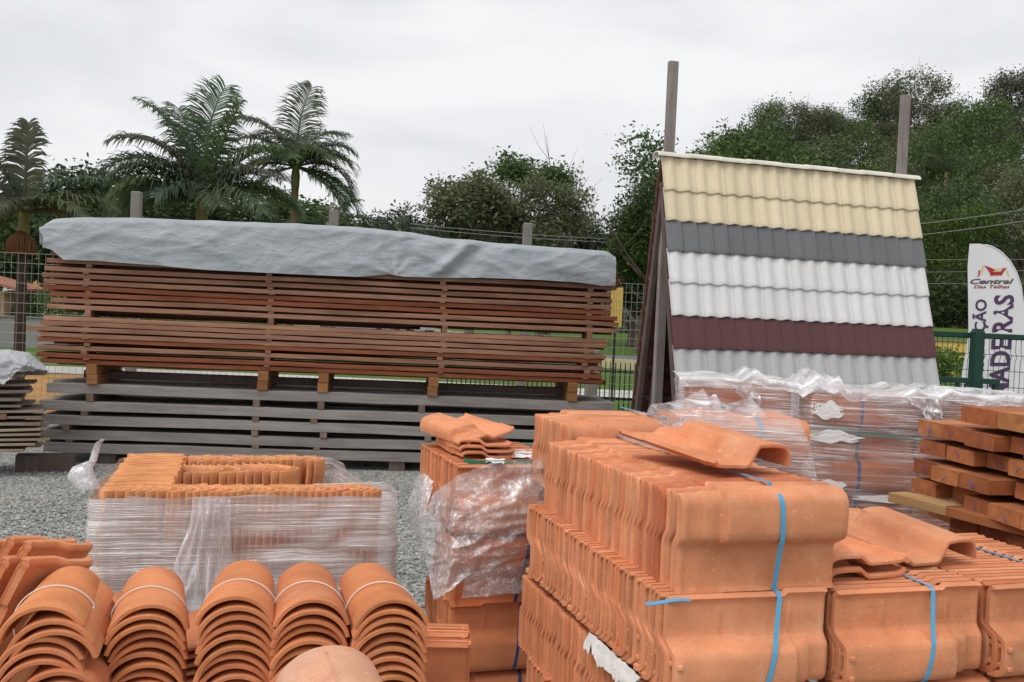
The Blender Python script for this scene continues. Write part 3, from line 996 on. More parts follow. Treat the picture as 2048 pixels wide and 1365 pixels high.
# knotted tail standing up at the far left corner
mb = MB(); rows = []
tp = [(-.055, .24, zQ - .03, .045), (-.085, .24, zQ + .015, .05), (-.080, .25, zQ + .05, .035), (-.045, .26, zQ + .075, .014), (-.038, .26, zQ + .11, .013), (-.03, .26, zQ + .14, .010), (-.012, .26, zQ + .155, .005)]
rows = []
for i, (x_, y_, z_, r_) in enumerate(tp):
    rows.append([Vector((x_ + r_ * math.cos(2 * math.pi * k / 16) * (1 + .4 * nz(k * .9, i)), y_ + r_ * math.sin(2 * math.pi * k / 16) * .7, z_ + .012 * nz(k * .7, i * 3, 4))) for k in range(16)])
mb.grid(rows, True, closed=True)
o = mb.build('knotted_tail', M['film_torn'], fq)
# white string over the right end of the front row
mb = MB()
mb.tube([FQ @ Vector(p) for p in ((.78, .12, zQ - .01), (.775, .10, zQ + .012), (.80, .09, zQ + .013), (.92, .11, zQ + .012), (QW - .03, .14, zQ + .012), (QW - .005, .13, zQ - .02))], .002, 6)
o = mb.build('binding_string', M['string']); tag(o, 'white string tied over the right end of the front pan tile row', 'string')

# ------------------------------------------------------------------ wrapped tile bundle on the rear of the nearest stack
FW2 = fr(P(1352, 936, 3.42), rad(4))
FW2.translation.z = 1.07
bundle(FW2, 12, .033, 'clay roof tile inside the hooded film wrap behind the topmost bundle', 'tiles of the hooded film bundle', tints=lambda i: (1, .98, .95))
strap(FW2, strap_path(False, .4), .285, .27, 'blue strap seen through the hooded film bundle')
def hood(name, Fm, x0, x1, d, ztop, zbot, mat, seed, peaks=(), front=.075, amp=.012, nx=70):
    """film pulled over a bundle: back edge, over the top, down the front"""
    rows = []
    for i in range(nx):
        s = i / (nx - 1); x = x0 + (x1 - x0) * s
        end = min(s, 1 - s)
        pin = 1 - max(0, 1 - end / .10) ** 2 * .55
        r = []
        path = [(d, zbot + .1), (d, ztop * .97), (d * .75, ztop), (d * .4, ztop + .004), (d * .12, ztop + .002), (-front * .55, ztop - .012), (-front * 1.02, ztop - .05), (-front * 1.12, ztop - .10), (-front * .95, (ztop + zbot) / 2 - .03), (-front * .55, zbot + .05), (-front * .4, zbot + .01)]
        m_ = len(path); K = 46
        for j in range(K):
            t = j / (K - 1) * (m_ - 1); a = min(int(t), m_ - 2); f = t - a
            y = path[a][0] * (1 - f) + path[a + 1][0] * f; z = path[a][1] * (1 - f) + path[a + 1][1] * f
            z = zbot + (z - zbot) * pin if z > zbot else z
            q = nz(x * 5 + seed, z * 24 + x * 9, y * 9) * .6 + nz(x * 2 + seed, z * 60 + x * 22, seed) * .4
            pk = 0
            if a in (2, 3, 4, 5):
                for (px_, hh, ww) in peaks:
                    pk += hh * max(0, 1 - abs(x - px_) / ww) * (1 - abs(t - 4) / 2.2 if abs(t - 4) < 2.2 else 0)
            r.append(Vector((x + nz(z * 7, x * 3, seed) * .006, y - q * amp, z + pk * (1 + .4 * nz(x * 40, seed)) + (q * amp * .5 if y > -front * .6 else 0))))
        rows.append(r)
    mb = MB(); mb.grid(rows, True)
    o = mb.build(name, M[mat]); o.matrix_world = Fm
    return o
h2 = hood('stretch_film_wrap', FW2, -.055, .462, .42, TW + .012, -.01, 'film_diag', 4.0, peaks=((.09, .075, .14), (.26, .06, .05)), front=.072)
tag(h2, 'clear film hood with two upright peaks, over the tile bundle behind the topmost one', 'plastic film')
# gathered wisp running down its left side
mb = MB(); rows = []
for i in range(24):
    s = i / 23
    rows.append([Vector((-.16 + .20 * s + .02 * nz(s * 6, j), -.05 + .03 * j / 8 + .012 * nz(s * 8, j * .9), .02 + .26 * s ** .8 + .02 * nz(j * .8, s * 3) + .03 * (j / 8) * (1 - s))) for j in range(9)])
mb.grid(rows, True)
o = mb.build('gathered_wisp', M['film_diag'], h2)

# ------------------------------------------------------------------ big wrapped tile pallet at the right
THW = rad(-5)
PW = P(1612, 922, 4.3)
layers = []
for k in range(3):
    zz = 1.375 - TW - k * (TW + .012)
    for j, (xo, yo) in enumerate(((-.505, .145), (0, 0), (.455, .0))):
        Fm = fr((PW.x, PW.y, zz), THW) @ Matrix.Translation((xo, yo, 0.012 * (j == 0)))
        n = [6, 7, 4][j]
        if j == 0 and k == 2: continue
        bundle(Fm, n, .035, ['clay roof tile in the left bundle of the big film-wrapped pallet by the display', 'roof tile in the film-wrapped bundle with white patches, behind the hooded one', 'clay roof tile in the film-wrapped bundle beside the beam ends'][j],
               'tiles of the big wrapped pallet, ' + ['left', 'middle', 'right'][j] + ' bundle', flip=(k == 2), tints=lambda i: (.82, .74, .74))
        if j == 1: strap(Fm, strap_path(k == 2, .2), .205, .21, ['dark blue strap on the top tile behind the film, big wrapped pallet', 'dark blue strap on the second tile layer behind the film, big wrapped pallet', 'dark blue strap on the lowest tile layer behind the film, big wrapped pallet'][k], 'strap_dark')
FWp = fr((PW.x, PW.y, 0), THW)
wo_ = [(-.50, .055), (-.06, .045), (-.03, -.055), (.0, -.082), (.2, -.086), (.5, -.086), (.92, -.08), (.95, .0), (.95, .40), (.0, .42), (-.54, .42), (-.55, .10)]
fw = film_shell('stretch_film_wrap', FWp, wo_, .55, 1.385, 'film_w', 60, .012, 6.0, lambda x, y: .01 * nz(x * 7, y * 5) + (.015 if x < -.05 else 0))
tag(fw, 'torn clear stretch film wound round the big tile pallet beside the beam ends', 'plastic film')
# white film lying over its top
rows = []
for i in range(90):
    s = i / 89; x = -.55 + 1.50 * s
    r = []
    for j in range(20):
        t = j / 19
        y = .42 - (.42 + .085) * min(1, t / .75) + (.03 if x < -.06 else 0) + (.11 * (x < -.08))
        z = 1.388 + .018 * (x < -.06) + .006 * nz(x * 9, t * 5) + .016 * (1 - abs(2 * nz(x * 5, t * 4, 3))) * .8
        if t > .75: z -= (t - .75) * (.18 + .10 * nz(x * 4, 7)) ; y -= .008 * nz(x * 12, t * 8)
        for (xp, hh, ww) in ((-.22, .05, .06), (.02, .075, .07), (.10, .06, .05), (.42, .03, .05), (.55, .03, .04)):
            z += hh * max(0, 1 - abs(x - xp) / ww) * (.5 + .5 * math.sin(t * 3.1)) * (1 + .5 * nz(x * 50, t * 6))
        if x > .55: z += .01
        r.append(Vector((x, y, z)))
    rows.append(r)
mb = MB(); mb.grid(rows, True)
mb.build('top_cover', M['film_white'], fw)
# thick folds in front of the cover
for (xc, zc, wd, hh) in ((-.27, 1.36, .10, .12), (.44, 1.35, .12, .10)):
    rows = []
    for i in range(20):
        s = i / 19
        rows.append([Vector((xc + (t / 11 - .5) * wd * (1.2 - .7 * s) + .015 * nz(s * 5, t * .6) + .06 * s, -.10 + (.12 if xc < 0 else 0) - .02 * (1 - abs(2 * nz(t * .7, s * 2, xc))), zc + .03 - hh * s + .012 * nz(t * .8, s * 4))) for t in range(12)])
    mb = MB(); mb.grid(rows, True); mb.build('thick_fold', M['film_bunch'], fw)
# white torn patches stuck to the tiles
for k, (x, z, wd, hh) in enumerate(((.06, 1.31, .11, .075), (.09, 1.20, .20, .05), (.08, .985, .12, .07), (.02, .93, .06, .06), (.35, .95, .34, .03))):
    rows = []
    for i in range(12):
        s = i / 11 - .5
        rows.append([Vector((x + t * wd * (1 + .5 * nz(s * 4, k + .3)), -.090 - .004 * abs(nz(t * 6, s * 6, k)), z + s * hh * (1.1 - 1.2 * abs(t)) * (1 + .4 * nz(t * 3, k + 7)) + .012 * nz(t * 4, k))) for t in [j / 13 - .5 for j in range(14)]])
    mb = MB(); mb.grid(rows, True); mb.build('torn_patch', M['paper'], fw)
# green strap round the pallet
mb = MB(); rows = []
for (x, y, z) in ((-.10, .03, 1.245), (-.03, -.045, 1.238), (.0, -.070, 1.236), (.3, -.073, 1.215), (.6, -.073, 1.195), (.93, -.072, 1.18)):
    rows.append([Vector((x, y, z + .007)), Vector((x, y - .002, z + .007)), Vector((x, y - .002, z - .007)), Vector((x, y, z - .007))])
mb.grid(rows, False, closed=True)
o = mb.build('packing_strap', M['strap_green']); o.matrix_world = FWp
tag(o, 'green strap running level round the big wrapped pallet', 'strap')

# ------------------------------------------------------------------ boards
def beam_mesh(name, L, Wd, T, mat, warp=.0, seed=0.0, ch=.003, n=10):
    """a sawn board: length along x, width along y, thickness along z, with chamfered edges and a slight warp"""
    mb = MB()
    sec = [(0, ch), (ch, 0), (Wd - ch, 0), (Wd, ch), (Wd, T - ch), (Wd - ch, T), (ch, T), (0, T - ch)]
    rows = []
    for i in range(n + 1):
        x = L * i / n
        dz = warp * nz(i * .35, seed) + warp * .5 * nz(i * .9, seed + 3); dy = warp * .6 * nz(i * .3, seed + 9)
        rows.append([Vector((x + (.006 * nz(k * 1.3, seed, 4) if i in (0, n) else 0), a + dy + .0008 * nz(i * 2, k, seed), b + dz + .0008 * nz(i * 2.3, k + 5, seed))) for k, (a, b) in enumerate(sec)])
    mb.grid(rows, False, closed=True, flip=True)
    o = len(mb.v) - len(rows) * 8
    mb.f.append(tuple(o + k for k in range(8))); mb.s.append(False); mb.mi.append(0)
    mb.f.append(tuple(o + n * 8 + k for k in reversed(range(8)))); mb.s.append(False); mb.mi.append(0)
    me = mb.mesh(name); me.materials.append(M[mat])
    return me

def board(name, me, Mw, label, cat, group, tint=None):
    o = bpy.data.objects.new(name, me); COL.objects.link(o); o.matrix_world = Mw
    k = R.gauss(1, .11)
    t = tint or (1, 1, 1)
    o.color = (t[0] * k, t[1] * k, t[2] * k, 1)
    return tag(o, label, cat, group)

# beams at the right, their ends facing left
THB = rad(-13)
BW, BT, BL = .160, .052, 1.5
BM = [beam_mesh('timber_beam', BL, BW, BT, 'wood_orange', .004, s * 3.3, .002, 4) for s in range(4)]
DBM = 3.85
PB = P(1838, 884, DBM)
rowz = [None]
rows_px = [(840, 1838, .0), (879, 1842, .0), (918, 1829, 0), (953, 1824, 0), (1008, 1858, 0), (1042, 1900, 0), (1075, 1915, 0)]
d_end = Vector((.16, -.987, 0)); d_len = Vector((.987, .16, 0))
zt = P(1838, 840, DBM).z
rowlab = ['top full row', 'second row', 'third row', 'fourth row', 'fifth row', 'sixth row', 'lowest visible row']
thL = math.atan2(d_len.y, d_len.x)
mark_me = None
for ri, (py, px, _) in enumerate(rows_px):
    p0 = P(px, py, DBM)
    ztop = zt - ri * .0745
    if ri >= 4: ztop -= .018
    p0 = Vector((p0.x, p0.y, ztop - BT))
    acc = 0
    for k in range(6):
        push = R.choice([0, .0, -.03, .04, .06, -.02]) if k else 0
        pos = p0 + d_end * acc + d_len * push
        acc += BW + R.choice([.002, .003, .014, .004])
        Mx = Matrix.Translation(pos + Vector((0, 0, R.gauss(0, .002)))) @ Matrix.Rotation(thL, 4, 'Z') @ Matrix.Rotation(R.gauss(0, .004), 4, 'Y') @ Matrix.Translation((0, -BW, 0)) 
        # ends face the lens: x runs away along the length
        tn = R.choice([(1, 1, 1), (.85, .72, .68), (1.12, 1.12, 1.1), (.95, .85, .8), (1.4, 1.4, 1.3), (.7, .58, .55)])
        lab = 'sawn orange-brown beam end in the ' + rowlab[ri] + ' of the stack at the right edge'
        grp = 'beam ends, ' + rowlab[ri]
        if k == 0: lab = 'outermost left beam end in the ' + rowlab[ri] + ' of the beam stack'
        o = board('timber_beam', BM[(ri + k) % 4], Mx, lab, 'timber beam', grp, tn)
        # crayon marks on the end grain
        if R.random() < .6:
            mb = MB(); s_ = R.choice([-1, 1])
            for _q in range(R.choice([1, 2])):
                a0 = R.uniform(.35, .65) * BW; b0 = R.uniform(.3, .6) * BT
                mb.tube([(-.009, a0 - s_ * .012, b0 + .010), (-.0095, a0, b0), (-.009, a0 + s_ * .010, b0 - .010)], .0016, 5)
            if mark_me is None:
                mk = plain('blue_crayon', (.10, .09, .30), .9, .1); mark_me = mk
            mb.build('crayon_mark', mark_me, o)
# flat beams on top
p = P(1922, 834, DBM - .25); 
for k, (wd, off, tn) in enumerate(((.20, 0, (.95, .8, .75)), (.24, .205, (1.25, 1.35, 1.2)))):
    me = beam_mesh('timber_beam', BL, wd, .058, 'wood_orange', .003, 40 + k, .002, 4)
    Mx = Matrix.Translation(Vector((p.x, p.y, zt + .022)) + d_end * off) @ Matrix.Rotation(thL, 4, 'Z') @ Matrix.Translation((0, -wd, 0))
    board('timber_beam', me, Mx, ['wide reddish beam lying on top of the stack at the right edge', 'wide pale beam on top of the stack, cut by the right edge'][k], 'timber beam', None, tn)
# spacer planks between the rows
SPm = beam_mesh('spacer_plank', 1.1, .09, .020, 'wood_pale', .002, 77, .002, 4)
for ri in range(7):
    ztop = zt - ri * .0745 - (.018 if ri >= 4 else 0)
    p0 = P(1868, 870, DBM); p0.z = ztop + .001
    Mx = Matrix.Translation(p0 + d_len * .12 + d_end * -.05) @ Matrix.Rotation(math.atan2(d_end.y, d_end.x), 4, 'Z')
    board('spacer_plank', SPm, Mx, 'pale thin spacer plank laid between two rows of the beam stack', 'plank', 'spacers in the beam stack', (.9, .85, .8))
me = beam_mesh('spacer_plank', .27, .10, .036, 'wood_pale', .002, 81, .002, 4)
p0 = P(1778, 972, 3.76); 
board('spacer_plank', me, Matrix.Translation((p0.x, p0.y, zt - 3 * .0745 - BT - .030)) @ Matrix.Rotation(math.atan2(-.54, .235), 4, 'Z'), 'pale plank sticking out far to the left from the beam stack', 'plank', None, (.95, .85, .7))
me = beam_mesh('spacer_plank', .9, .10, .034, 'wood_orange', .002, 83, .002, 4)
board('spacer_plank', me, Matrix.Translation((p0.x, p0.y, zt - 3 * .0745 - BT - .031)) @ Matrix.Rotation(math.atan2(-.54, .235), 4, 'Z') @ Matrix.Translation((.272, .004, 0)), 'orange-brown plank continuing the short pale one under the fourth beam row', 'plank', None, (.8, .75, .7))

# ------------------------------------------------------------------ long plank pile with the tarpaulin
pl0 = P(80, 893, 9.8)
THP = math.atan(2000 / 18000)
FP = fr((pl0.x, pl0.y, 0), THP)
PL = 5.66
def zat(py, px=82, D=9.8): return P(px, py, D).z
brown = [(492, 0), (506, 0), (520, 1), (535.5, 1), (549, 1), (562.6, 1), (574, 0), (586.5, 0), (598.7, 1), (612, 1)]
grp2 = [(635.5, 1), (645.5, 1), (656.5, 1), (668, 1), (678.6, 0), (693.5, 1), (709.7, 0), (721, 0)]
grey = [775, 809.7, 838.7, 868.7, 893.9]
PMs = {}
def pile_row(py, thick, mat, tint, label, group, seed, xo, L, cat='plank', depth=3, wid=.31, ):
    zc = zat(py)
    for d in range(depth):
        me = beam_mesh('wooden_plank', L + R.uniform(-.03, .03), wid, thick, mat, .010 if mat == 'wood_brown' else .011, seed + d * 1.7, .003, 14)
        Mx = FP @ Matrix.Translation((xo + R.uniform(-.02, .02) + (R.uniform(-.05, .05) if d else 0), d * (wid + .006) + R.uniform(-.008, .008), zc - thick / 2 - (0 if d == 0 else (.030 if mat == 'wood_brown' else .0))))
        board('wooden_plank', me, Mx, label if d == 0 else label.split(',')[0].replace('plank', 'plank behind the front one', 1), cat, group if d == 0 else group + ', behind the front', tint)
for i, (py, pale) in enumerate(brown):
    lab = 'reddish brown sawn plank in the upper tier of the long pile'
    if i == 0: lab = 'topmost plank of the long pile, mostly hidden by the tarpaulin'
    if i == 9: lab = 'lowest plank of the upper tier of the long pile, above the wide dark gap'
    pile_row(py, .044, 'wood_brown', (1.22, 1.15, 1.10) if pale else (.92, .56, .39), lab, 'planks of the upper tier' if 0 < i < 9 else 'planks of the upper tier, %s' % ('top' if i == 0 else 'bottom'), i * 2.1, R.uniform(-.03, .05), PL - .02)
for i, (py, pale) in enumerate(grp2):
    lab = 'brown sawn plank in the middle tier of the long pile'
    if i == 0: lab = 'top plank of the middle tier, right below the wide gap with grass showing through'
    if i == 7: lab = 'lowest brown plank of the long pile, resting on the paired blocks'
    pile_row(py, .043, 'wood_brown', (1.22, 1.15, 1.10) if pale else (.92, .56, .39), lab, 'planks of the middle tier' if 0 < i < 7 else 'planks of the middle tier, %s' % ('top' if i == 0 else 'bottom'), 40 + i * 2.1, R.uniform(-.06, .03) + (-.09 if i == 2 else 0) + (-.07 if i == 6 else 0), PL - .05)
for i, py in enumerate(grey):
    lab = 'weathered grey plank in the lower tier of the long pile'
    if i == 0: lab = 'topmost weathered grey plank, reaching farthest right under the brown tiers'
    if i == 4: lab = 'lowest weathered grey plank, just above the gravel'
    pile_row(py, .094, 'wood_grey', (.95, .95, .97), lab, 'grey planks of the lower tier' if 0 < i < 4 else 'grey planks, %s' % ('top' if i == 0 else 'bottom'), 80 + i * 2.1, R.uniform(-.03, .06), PL + (.0 if i == 0 else -.02), depth=3, wid=.31)
for d, yy in enumerate((.34, .66)):  # planks added to block the gap, tinted dark so it looks shaded
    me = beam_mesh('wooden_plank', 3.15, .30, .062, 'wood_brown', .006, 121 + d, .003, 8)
    board('wooden_plank', me, FP @ Matrix.Translation((.42 + .1 * d, yy, zat(623.5) - .028)), ['dark plank set back inside the wide gap between the two brown tiers', 'second dark-tinted plank added deeper inside to darken the wide gap between the brown tiers'][d], 'plank', None, (.45, .36, .32))
# dark bearer beams between grey and brown tiers
for d, (y, x0) in enumerate(((.36, .28),)):
    me = beam_mesh('bearer_beam', PL - .6, .12, .075, 'wood_frame', .004, 130 + d, .004, 8)
    board('bearer_beam', me, FP @ Matrix.Translation((x0, y, zat(752) - .03)), ['dark bearer beam lying lengthwise between the grey and the brown tiers', 'second dark bearer beam deeper inside the gap between grey and brown tiers'][d], 'beam', None)
# stickers: small spacer blocks between the planks, in columns
SB = [beam_mesh('spacer_block', .055, .30, .024, 'wood_brown', .0, 150 + k, .002, 2) for k in range(3)]
SBG = [beam_mesh('spacer_block', .065, .92, .046, 'wood_frame', .0, 160 + k, .002, 2) for k in range(2)]
cols = [.36, 2.12, 3.86, 5.36]
names = ['left end', 'left middle', 'right middle', 'right end']
def block(x, zlo, zhi, mesh, h, label, group, tint=None, y=-.006):
    o = board('spacer_block', mesh, FP @ Matrix.Translation((x, y, zlo)) @ Matrix.Diagonal((1, 1, (zhi - zlo) / h, 1)), label, 'spacer', group, tint)
for ci, cx in enumerate(cols):
    for tier, lst, th_ in (('upper', brown, .047), ('middle', grp2, .043)):
        for i in range(len(lst) - 1):
            zhi = zat(lst[i][0]) - th_ / 2 + .001; zlo = zat(lst[i + 1][0]) + th_ / 2 - .001
            block(cx + R.uniform(-.02, .02), zlo, zhi, SB[i % 3], .024, 'small spacer between planks of the %s tier, in the column near its %s' % (tier, names[ci]), 'spacers of the %s tier, %s column' % (tier, names[ci]), (1.05, 1.05, 1.0))
    block(cx + .02, zat(grp2[0][0]) + .018, zat(brown[-1][0]) - .022, SB[0], .024, 'tall spacer in the wide gap between the two brown tiers, near its ' + names[ci], 'tall spacers of the wide gap')
gcols = [.38, 2.02, 2.65, 3.72]
gn = ['left end', 'middle', 'centre right', 'right part']
for ci, cx in enumerate(gcols):
    for i in range(4):
        zhi = zat(grey[i]) - .046; zlo = zat(grey[i + 1]) + .046
        block(cx + R.uniform(-.06, .06) - (.12 if (ci == 0 and i > 1) else 0), zlo, zhi, SBG[i % 2], .046, 'dark spacer block between grey planks, in the column at the ' + gn[ci], 'spacers of the grey tier, column near the ' + gn[ci], (1.6, 1.5, 1.3))
# paired blocks carrying the brown tiers
PBm = beam_mesh('support_block', .10, .9, .075, 'wood_orange', 0, 171, .004, 2)
for ci, cx in enumerate((.42, 2.07, 2.66, 3.76, 5.20)):
    zlo = zat(775) + .047; zhi = zat(721) - .02
    h = (zhi - zlo) / 2
    for k in range(2):
        o = board('support_block', PBm, FP @ Matrix.Translation((cx + R.uniform(-.01, .01), -.012 + R.uniform(-.01, .004), zlo + k * h + .001)) @ Matrix.Diagonal((1, 1, (h - .003) / .075, 1)),
              ['lower', 'upper'][k] + ' of the paired support blocks under the brown tiers, ' + ['at the left end', 'left of centre', 'at the centre', 'right of centre', 'at the right end'][ci], 'support block', 'paired support blocks', (.66, .78, .78))
# ground bearers
for ci, cx in enumerate((.55, 2.0, 3.4, 5.0)):
    me = beam_mesh('ground_bearer', .16, .95, .07, 'wood_frame', 0, 180 + ci, .004, 2)
    board('ground_bearer', me, FP @ Matrix.Translation((cx, .02, .0)) @ Matrix.Diagonal((1, 1, (zat(893.9) - .047) / .07, 1)), 'dark bearer block under the long pile, standing on the gravel ' + ['at its left end', 'left of its middle', 'right of its middle', 'at its right end'][ci], 'beam', 'ground bearers of the long pile')

# ------------------------------------------------------------------ tarpaulin
def tarp_mat(name, ca, cb):
    t = NT(name)
    v = t.coord((1.2, 1.2, 1.8), rnd=False)
    a = t.noise(v, 2.2, 6, .6, .8)
    v2 = t.coord((3.2, 3.2, 11), rnd=False, rot=(0, .18, 0))
    b = t.noise(v2, 1, 4, .5, .9)
    c = t.mixc(t.ramp(a, [(.3, 0), (.7, 1)]), ca, cb)
    dirt = t.ramp(t.noise(t.coord((1.1, 1.1, 3.5), rnd=False), 2.2, 6, .7, .6), [(.56, 0), (.74, .40)])
    c = t.mixc(dirt, c, tuple(x * .66 for x in ca))
    vw = t.coord((260, 260, 260), rnd=False)
    nr = t.bump(b, .4, .03); nr = t.bump(a, .4, .07, nr); nr = t.bump(t.noise(vw, 1, 1), .1, .002, nr)
    return t.done(t.bsdf(c, .55, nr, .35))
M['tarp'] = tarp_mat('grey_tarpaulin', (.30, .33, .36), (.40, .43, .46))
M['tarp_dark'] = tarp_mat('worn_tarpaulin', (.30, .31, .32), (.46, .48, .50))
hem_px = [(70, 492), (95, 500), (118, 520), (180, 522), (300, 531), (400, 540), (500, 545), (600, 550), (700, 554), (765, 549), (800, 554), (860, 556), (950, 556), (1060, 560), (1150, 566), (1190, 572), (1218, 570), (1228, 560)]
top_px = [(75, 446), (90, 440), (140, 437), (270, 437), (420, 443), (560, 449), (700, 456), (800, 466), (870, 478), (950, 485), (1050, 493), (1150, 500), (1200, 505), (1228, 518)]
def lerp_px(lst, x):
    if x <= lst[0][0]: return lst[0][1]
    for a, b in zip(lst, lst[1:]):
        if x <= b[0]: return a[1] + (b[1] - a[1]) * (x - a[0]) / (b[0] - a[0])
    return lst[-1][1]
def front_at(x): return FP @ Vector((x, -.05, 0))
rows = []
NX, = (230,)
WD = .95
for i in range(NX):
    s = i / (NX - 1); x = -.015 + (PL - .005) * s
    wp = front_at(x)
    dpt = (wp - EYE).dot(FWD)
    px = 1024 + F * (wp - EYE).dot(RIGHT) / dpt + 4
    # two fixed-point steps because the roll couples x and z
    zt_ = P(px, lerp_px(top_px, px), dpt).z; zh_ = P(px, lerp_px(hem_px, px), dpt).z
    r = []
    end = min(s, 1 - s) * (PL + .12)
    endround = .02 * (1 - smooth(0, .10, end))
    for j in range(54):
        t = j / 53
        if t < .5:      # front drop, hem to top edge
            q = t / .5
            z = zh_ + (zt_ - .03 - zh_) * q
            y = -.035 - .012 * math.sin(q * math.pi) - .01 * (1 - q)
        elif t < .58:
            q = (t - .5) / .08
            z = zt_ - .03 + .03 * math.sin(q * math.pi / 2); y = -.035 + .035 * (1 - math.cos(q * math.pi / 2))
        elif t < .9:
            q = (t - .58) / .32
            z = zt_ + .004 * math.sin(q * 3.1); y = q * WD
        else:
            q = (t - .9) / .1
            z = zt_ - .35 * q; y = WD + .04
        f = 1 if t < .6 else .4
        fold = 0
        # long slanting pulls and creases
        u = x * .9 + (z - zh_) * 2.2
        fold += .026 * (1 - abs(2 * nz(x * .9, (z - 2) * 2.6 + x * .55, 3.1)))
        fold += .009 * (1 - abs(2 * nz(x * 2.2 + 4, (z - 2) * 7 - x * 1.4, 7.7)))
        fold += .004 * (1 - abs(2 * nz(x * 5, (z - 2) * 14 + x * 2.2, 1.7)))
        fold += .012 * nz(x * 1.2, z * 3, 9)
        fold += .020 * max(0, 1 - abs(3.2 * nz(x * .8 + 9, (z - 2) * 3.4 + x * .9, 12.1))) ** 1.5
        fold += .015 * max(0, 1 - abs(4 * nz(x * 1.5 + 2, (z - 2) * 4.5 - x * 1.3, 17.3))) ** 1.5
        # the strong diagonal crease right of the middle
        xd = 4.06 + (z - zh_) * 1.0 - .0
        fold += .075 * math.exp(-((x - xd + .30) / .075) ** 2) * (1 if t < .5 else .2) * smooth(0, .08, z - zh_)
        fold -= .05 * math.exp(-((x - xd + .15) / .09) ** 2) * (1 if t < .5 else .2)
        # pull point at the hem
        rr = math.hypot((x - 3.37) * 1.0, (z - zh_) * 1.0)
        an = math.atan2(z - zh_, x - 3.37)
        fold += .022 * math.cos(an * 9) * math.exp(-rr / .35) if t < .5 else 0
        y -= fold * f * (.6 if t < .5 else 0)
        if t >= .5: z += fold * .5 * (.5 if t < .9 else 0)
        xx = x
        if t < .5 and x < .3: xx = x + (.02 * nz(z * 9, 2) - .03 * smooth(.4, 1, t / .5)) * (1 - x / .3)
        r.append(Vector((xx, y, z - endround * (1 if t > .45 else .3))))
    rows.append(r)
# close the two ends with the cover hanging a little
mb = MB(); mb.grid(rows, True, flip=True)
for er, sgn in ((rows[0], -1), (rows[-1], 1)):
    base = []
    for p_ in er: base.append(p_)
    lo = []
    for p_ in er[26:50]:
        lo.append([p_, p_ + Vector((-.006 * sgn, 0, -.06)), p_ + Vector((-.010 * sgn, 0, -.16 - .05 * nz(p_.y * 6, sgn)))])
    mb.grid(lo, True, flip=(sgn > 0))
tp = mb.build('tarpaulin', M['tarp']); tp.matrix_world = FP
tag(tp, 'long creased grey tarpaulin draped over the brown plank pile', 'tarpaulin')

# ------------------------------------------------------------------ small plank pile cut by the left edge
FS = fr(P(60, 905, 8.9), rad(20))
FS.translation.z = 0
sl = [(752, .030), (770, .022), (783, .022), (800, .03), (812, .022), (822, .022), (834, .022), (848, .028), (858, .022), (868, .022), (878, .022), (888, .022), (900, .022)]
for i, (py, th_) in enumerate(sl):
    me = beam_mesh('wooden_plank', 2.4, .26, th_ , 'wood_grey', .012, 200 + i * 3, .003, 6)
    zc = P(45, py, 9.0).z
    for d in range(2):
        Mx = FS @ Matrix.Translation((R.uniform(-.14, .12) + (.05 if i > 7 else -.02), d * .28, zc)) @ Matrix.Rotation(math.pi, 4, 'Z') @ Matrix.Rotation(R.gauss(0.02, .012), 4, 'Y') @ Matrix.Translation((0, -.26, 0))
        board('wooden_plank', me, Mx, 'thin weathered plank in the small tarped pile at the left edge' + (', second rank' if d else ''), 'plank', 'planks of the small left pile' + (', second rank' if d else ''), (1.1, .95, .75) if i > 7 else (.8, .7, .62))
for zc, hh in ((P(10, 830, 9).z - .02, .05),):
    me = beam_mesh('spacer_block', .08, .5, hh, 'wood_brown', 0, 231, .003, 2)
    board('spacer_block', me, FS @ Matrix.Translation((-.28, -.01, zc)), 'brown spacer block between the two halves of the small left pile', 'spacer', None)
me = beam_mesh('ground_bearer', .5, .2, .16, 'wood_frame', 0, 233, .004, 2)
board('ground_bearer', me, FS @ Matrix.Translation((-.15, .3, 0)), 'dark bearer block on the gravel between the small pile and the long pile', 'beam', None)
tgrid = [[(-60, 700, 9.4), (20, 699, 9.5), (62, 706, 9.5), (88, 728, 9.4)], [(-60, 702, 8.9), (20, 702, 9.0), (58, 712, 9.1), (95, 735, 9.15)],
         [(-60, 725, 8.75), (15, 722, 8.8), (55, 730, 8.85), (90, 740, 9.0)], [(-60, 760, 8.72), (10, 768, 8.76), (35, 745, 8.8), (70, 742, 8.95)]]
o = sheet(tgrid, 50, 40, 'tarpaulin', .045, 21.0, 'tarp_dark', .012)
tag(o, 'short worn grey tarpaulin crumpled over the small pile at the left edge', 'tarpaulin')

# ------------------------------------------------------------------ A-frame roof tile display
RL = P(1322, 311, 9.0); 
dR = 9.0 * (643.5 - 311) / 308.0
RRp = P(1826, 360, 9.72)
dirx = Vector((RRp.x - RL.x, RRp.y - RL.y, 0)); DWid = dirx.length; thD = math.atan2(dirx.y, dirx.x)
zr = RL.z
FD = fr((RL.x, RL.y, 0), thD)
disp = thing('tile_display_stand', 'tall A-frame display of roof tiles in cream, grey, white and brown bands', 'tile display', FD)
SLOPE = math.atan(.57 / 2.2); SB_ = rad(9.5)
def wave(x, kind):
    t = (x / .15) % 1.0
    if kind == 'wave':
        return .021 * (.5 - .5 * math.cos(2 * math.pi * t)) ** 1.15 + (.006 if ((x / .30) % 1.0) < .05 else 0)
    b = .010 * math.sin(math.pi * min(1, t / .86))
    b += .020 * smooth(.30, .93, t) * (1 - smooth(.95, 1.0, t))
    return b
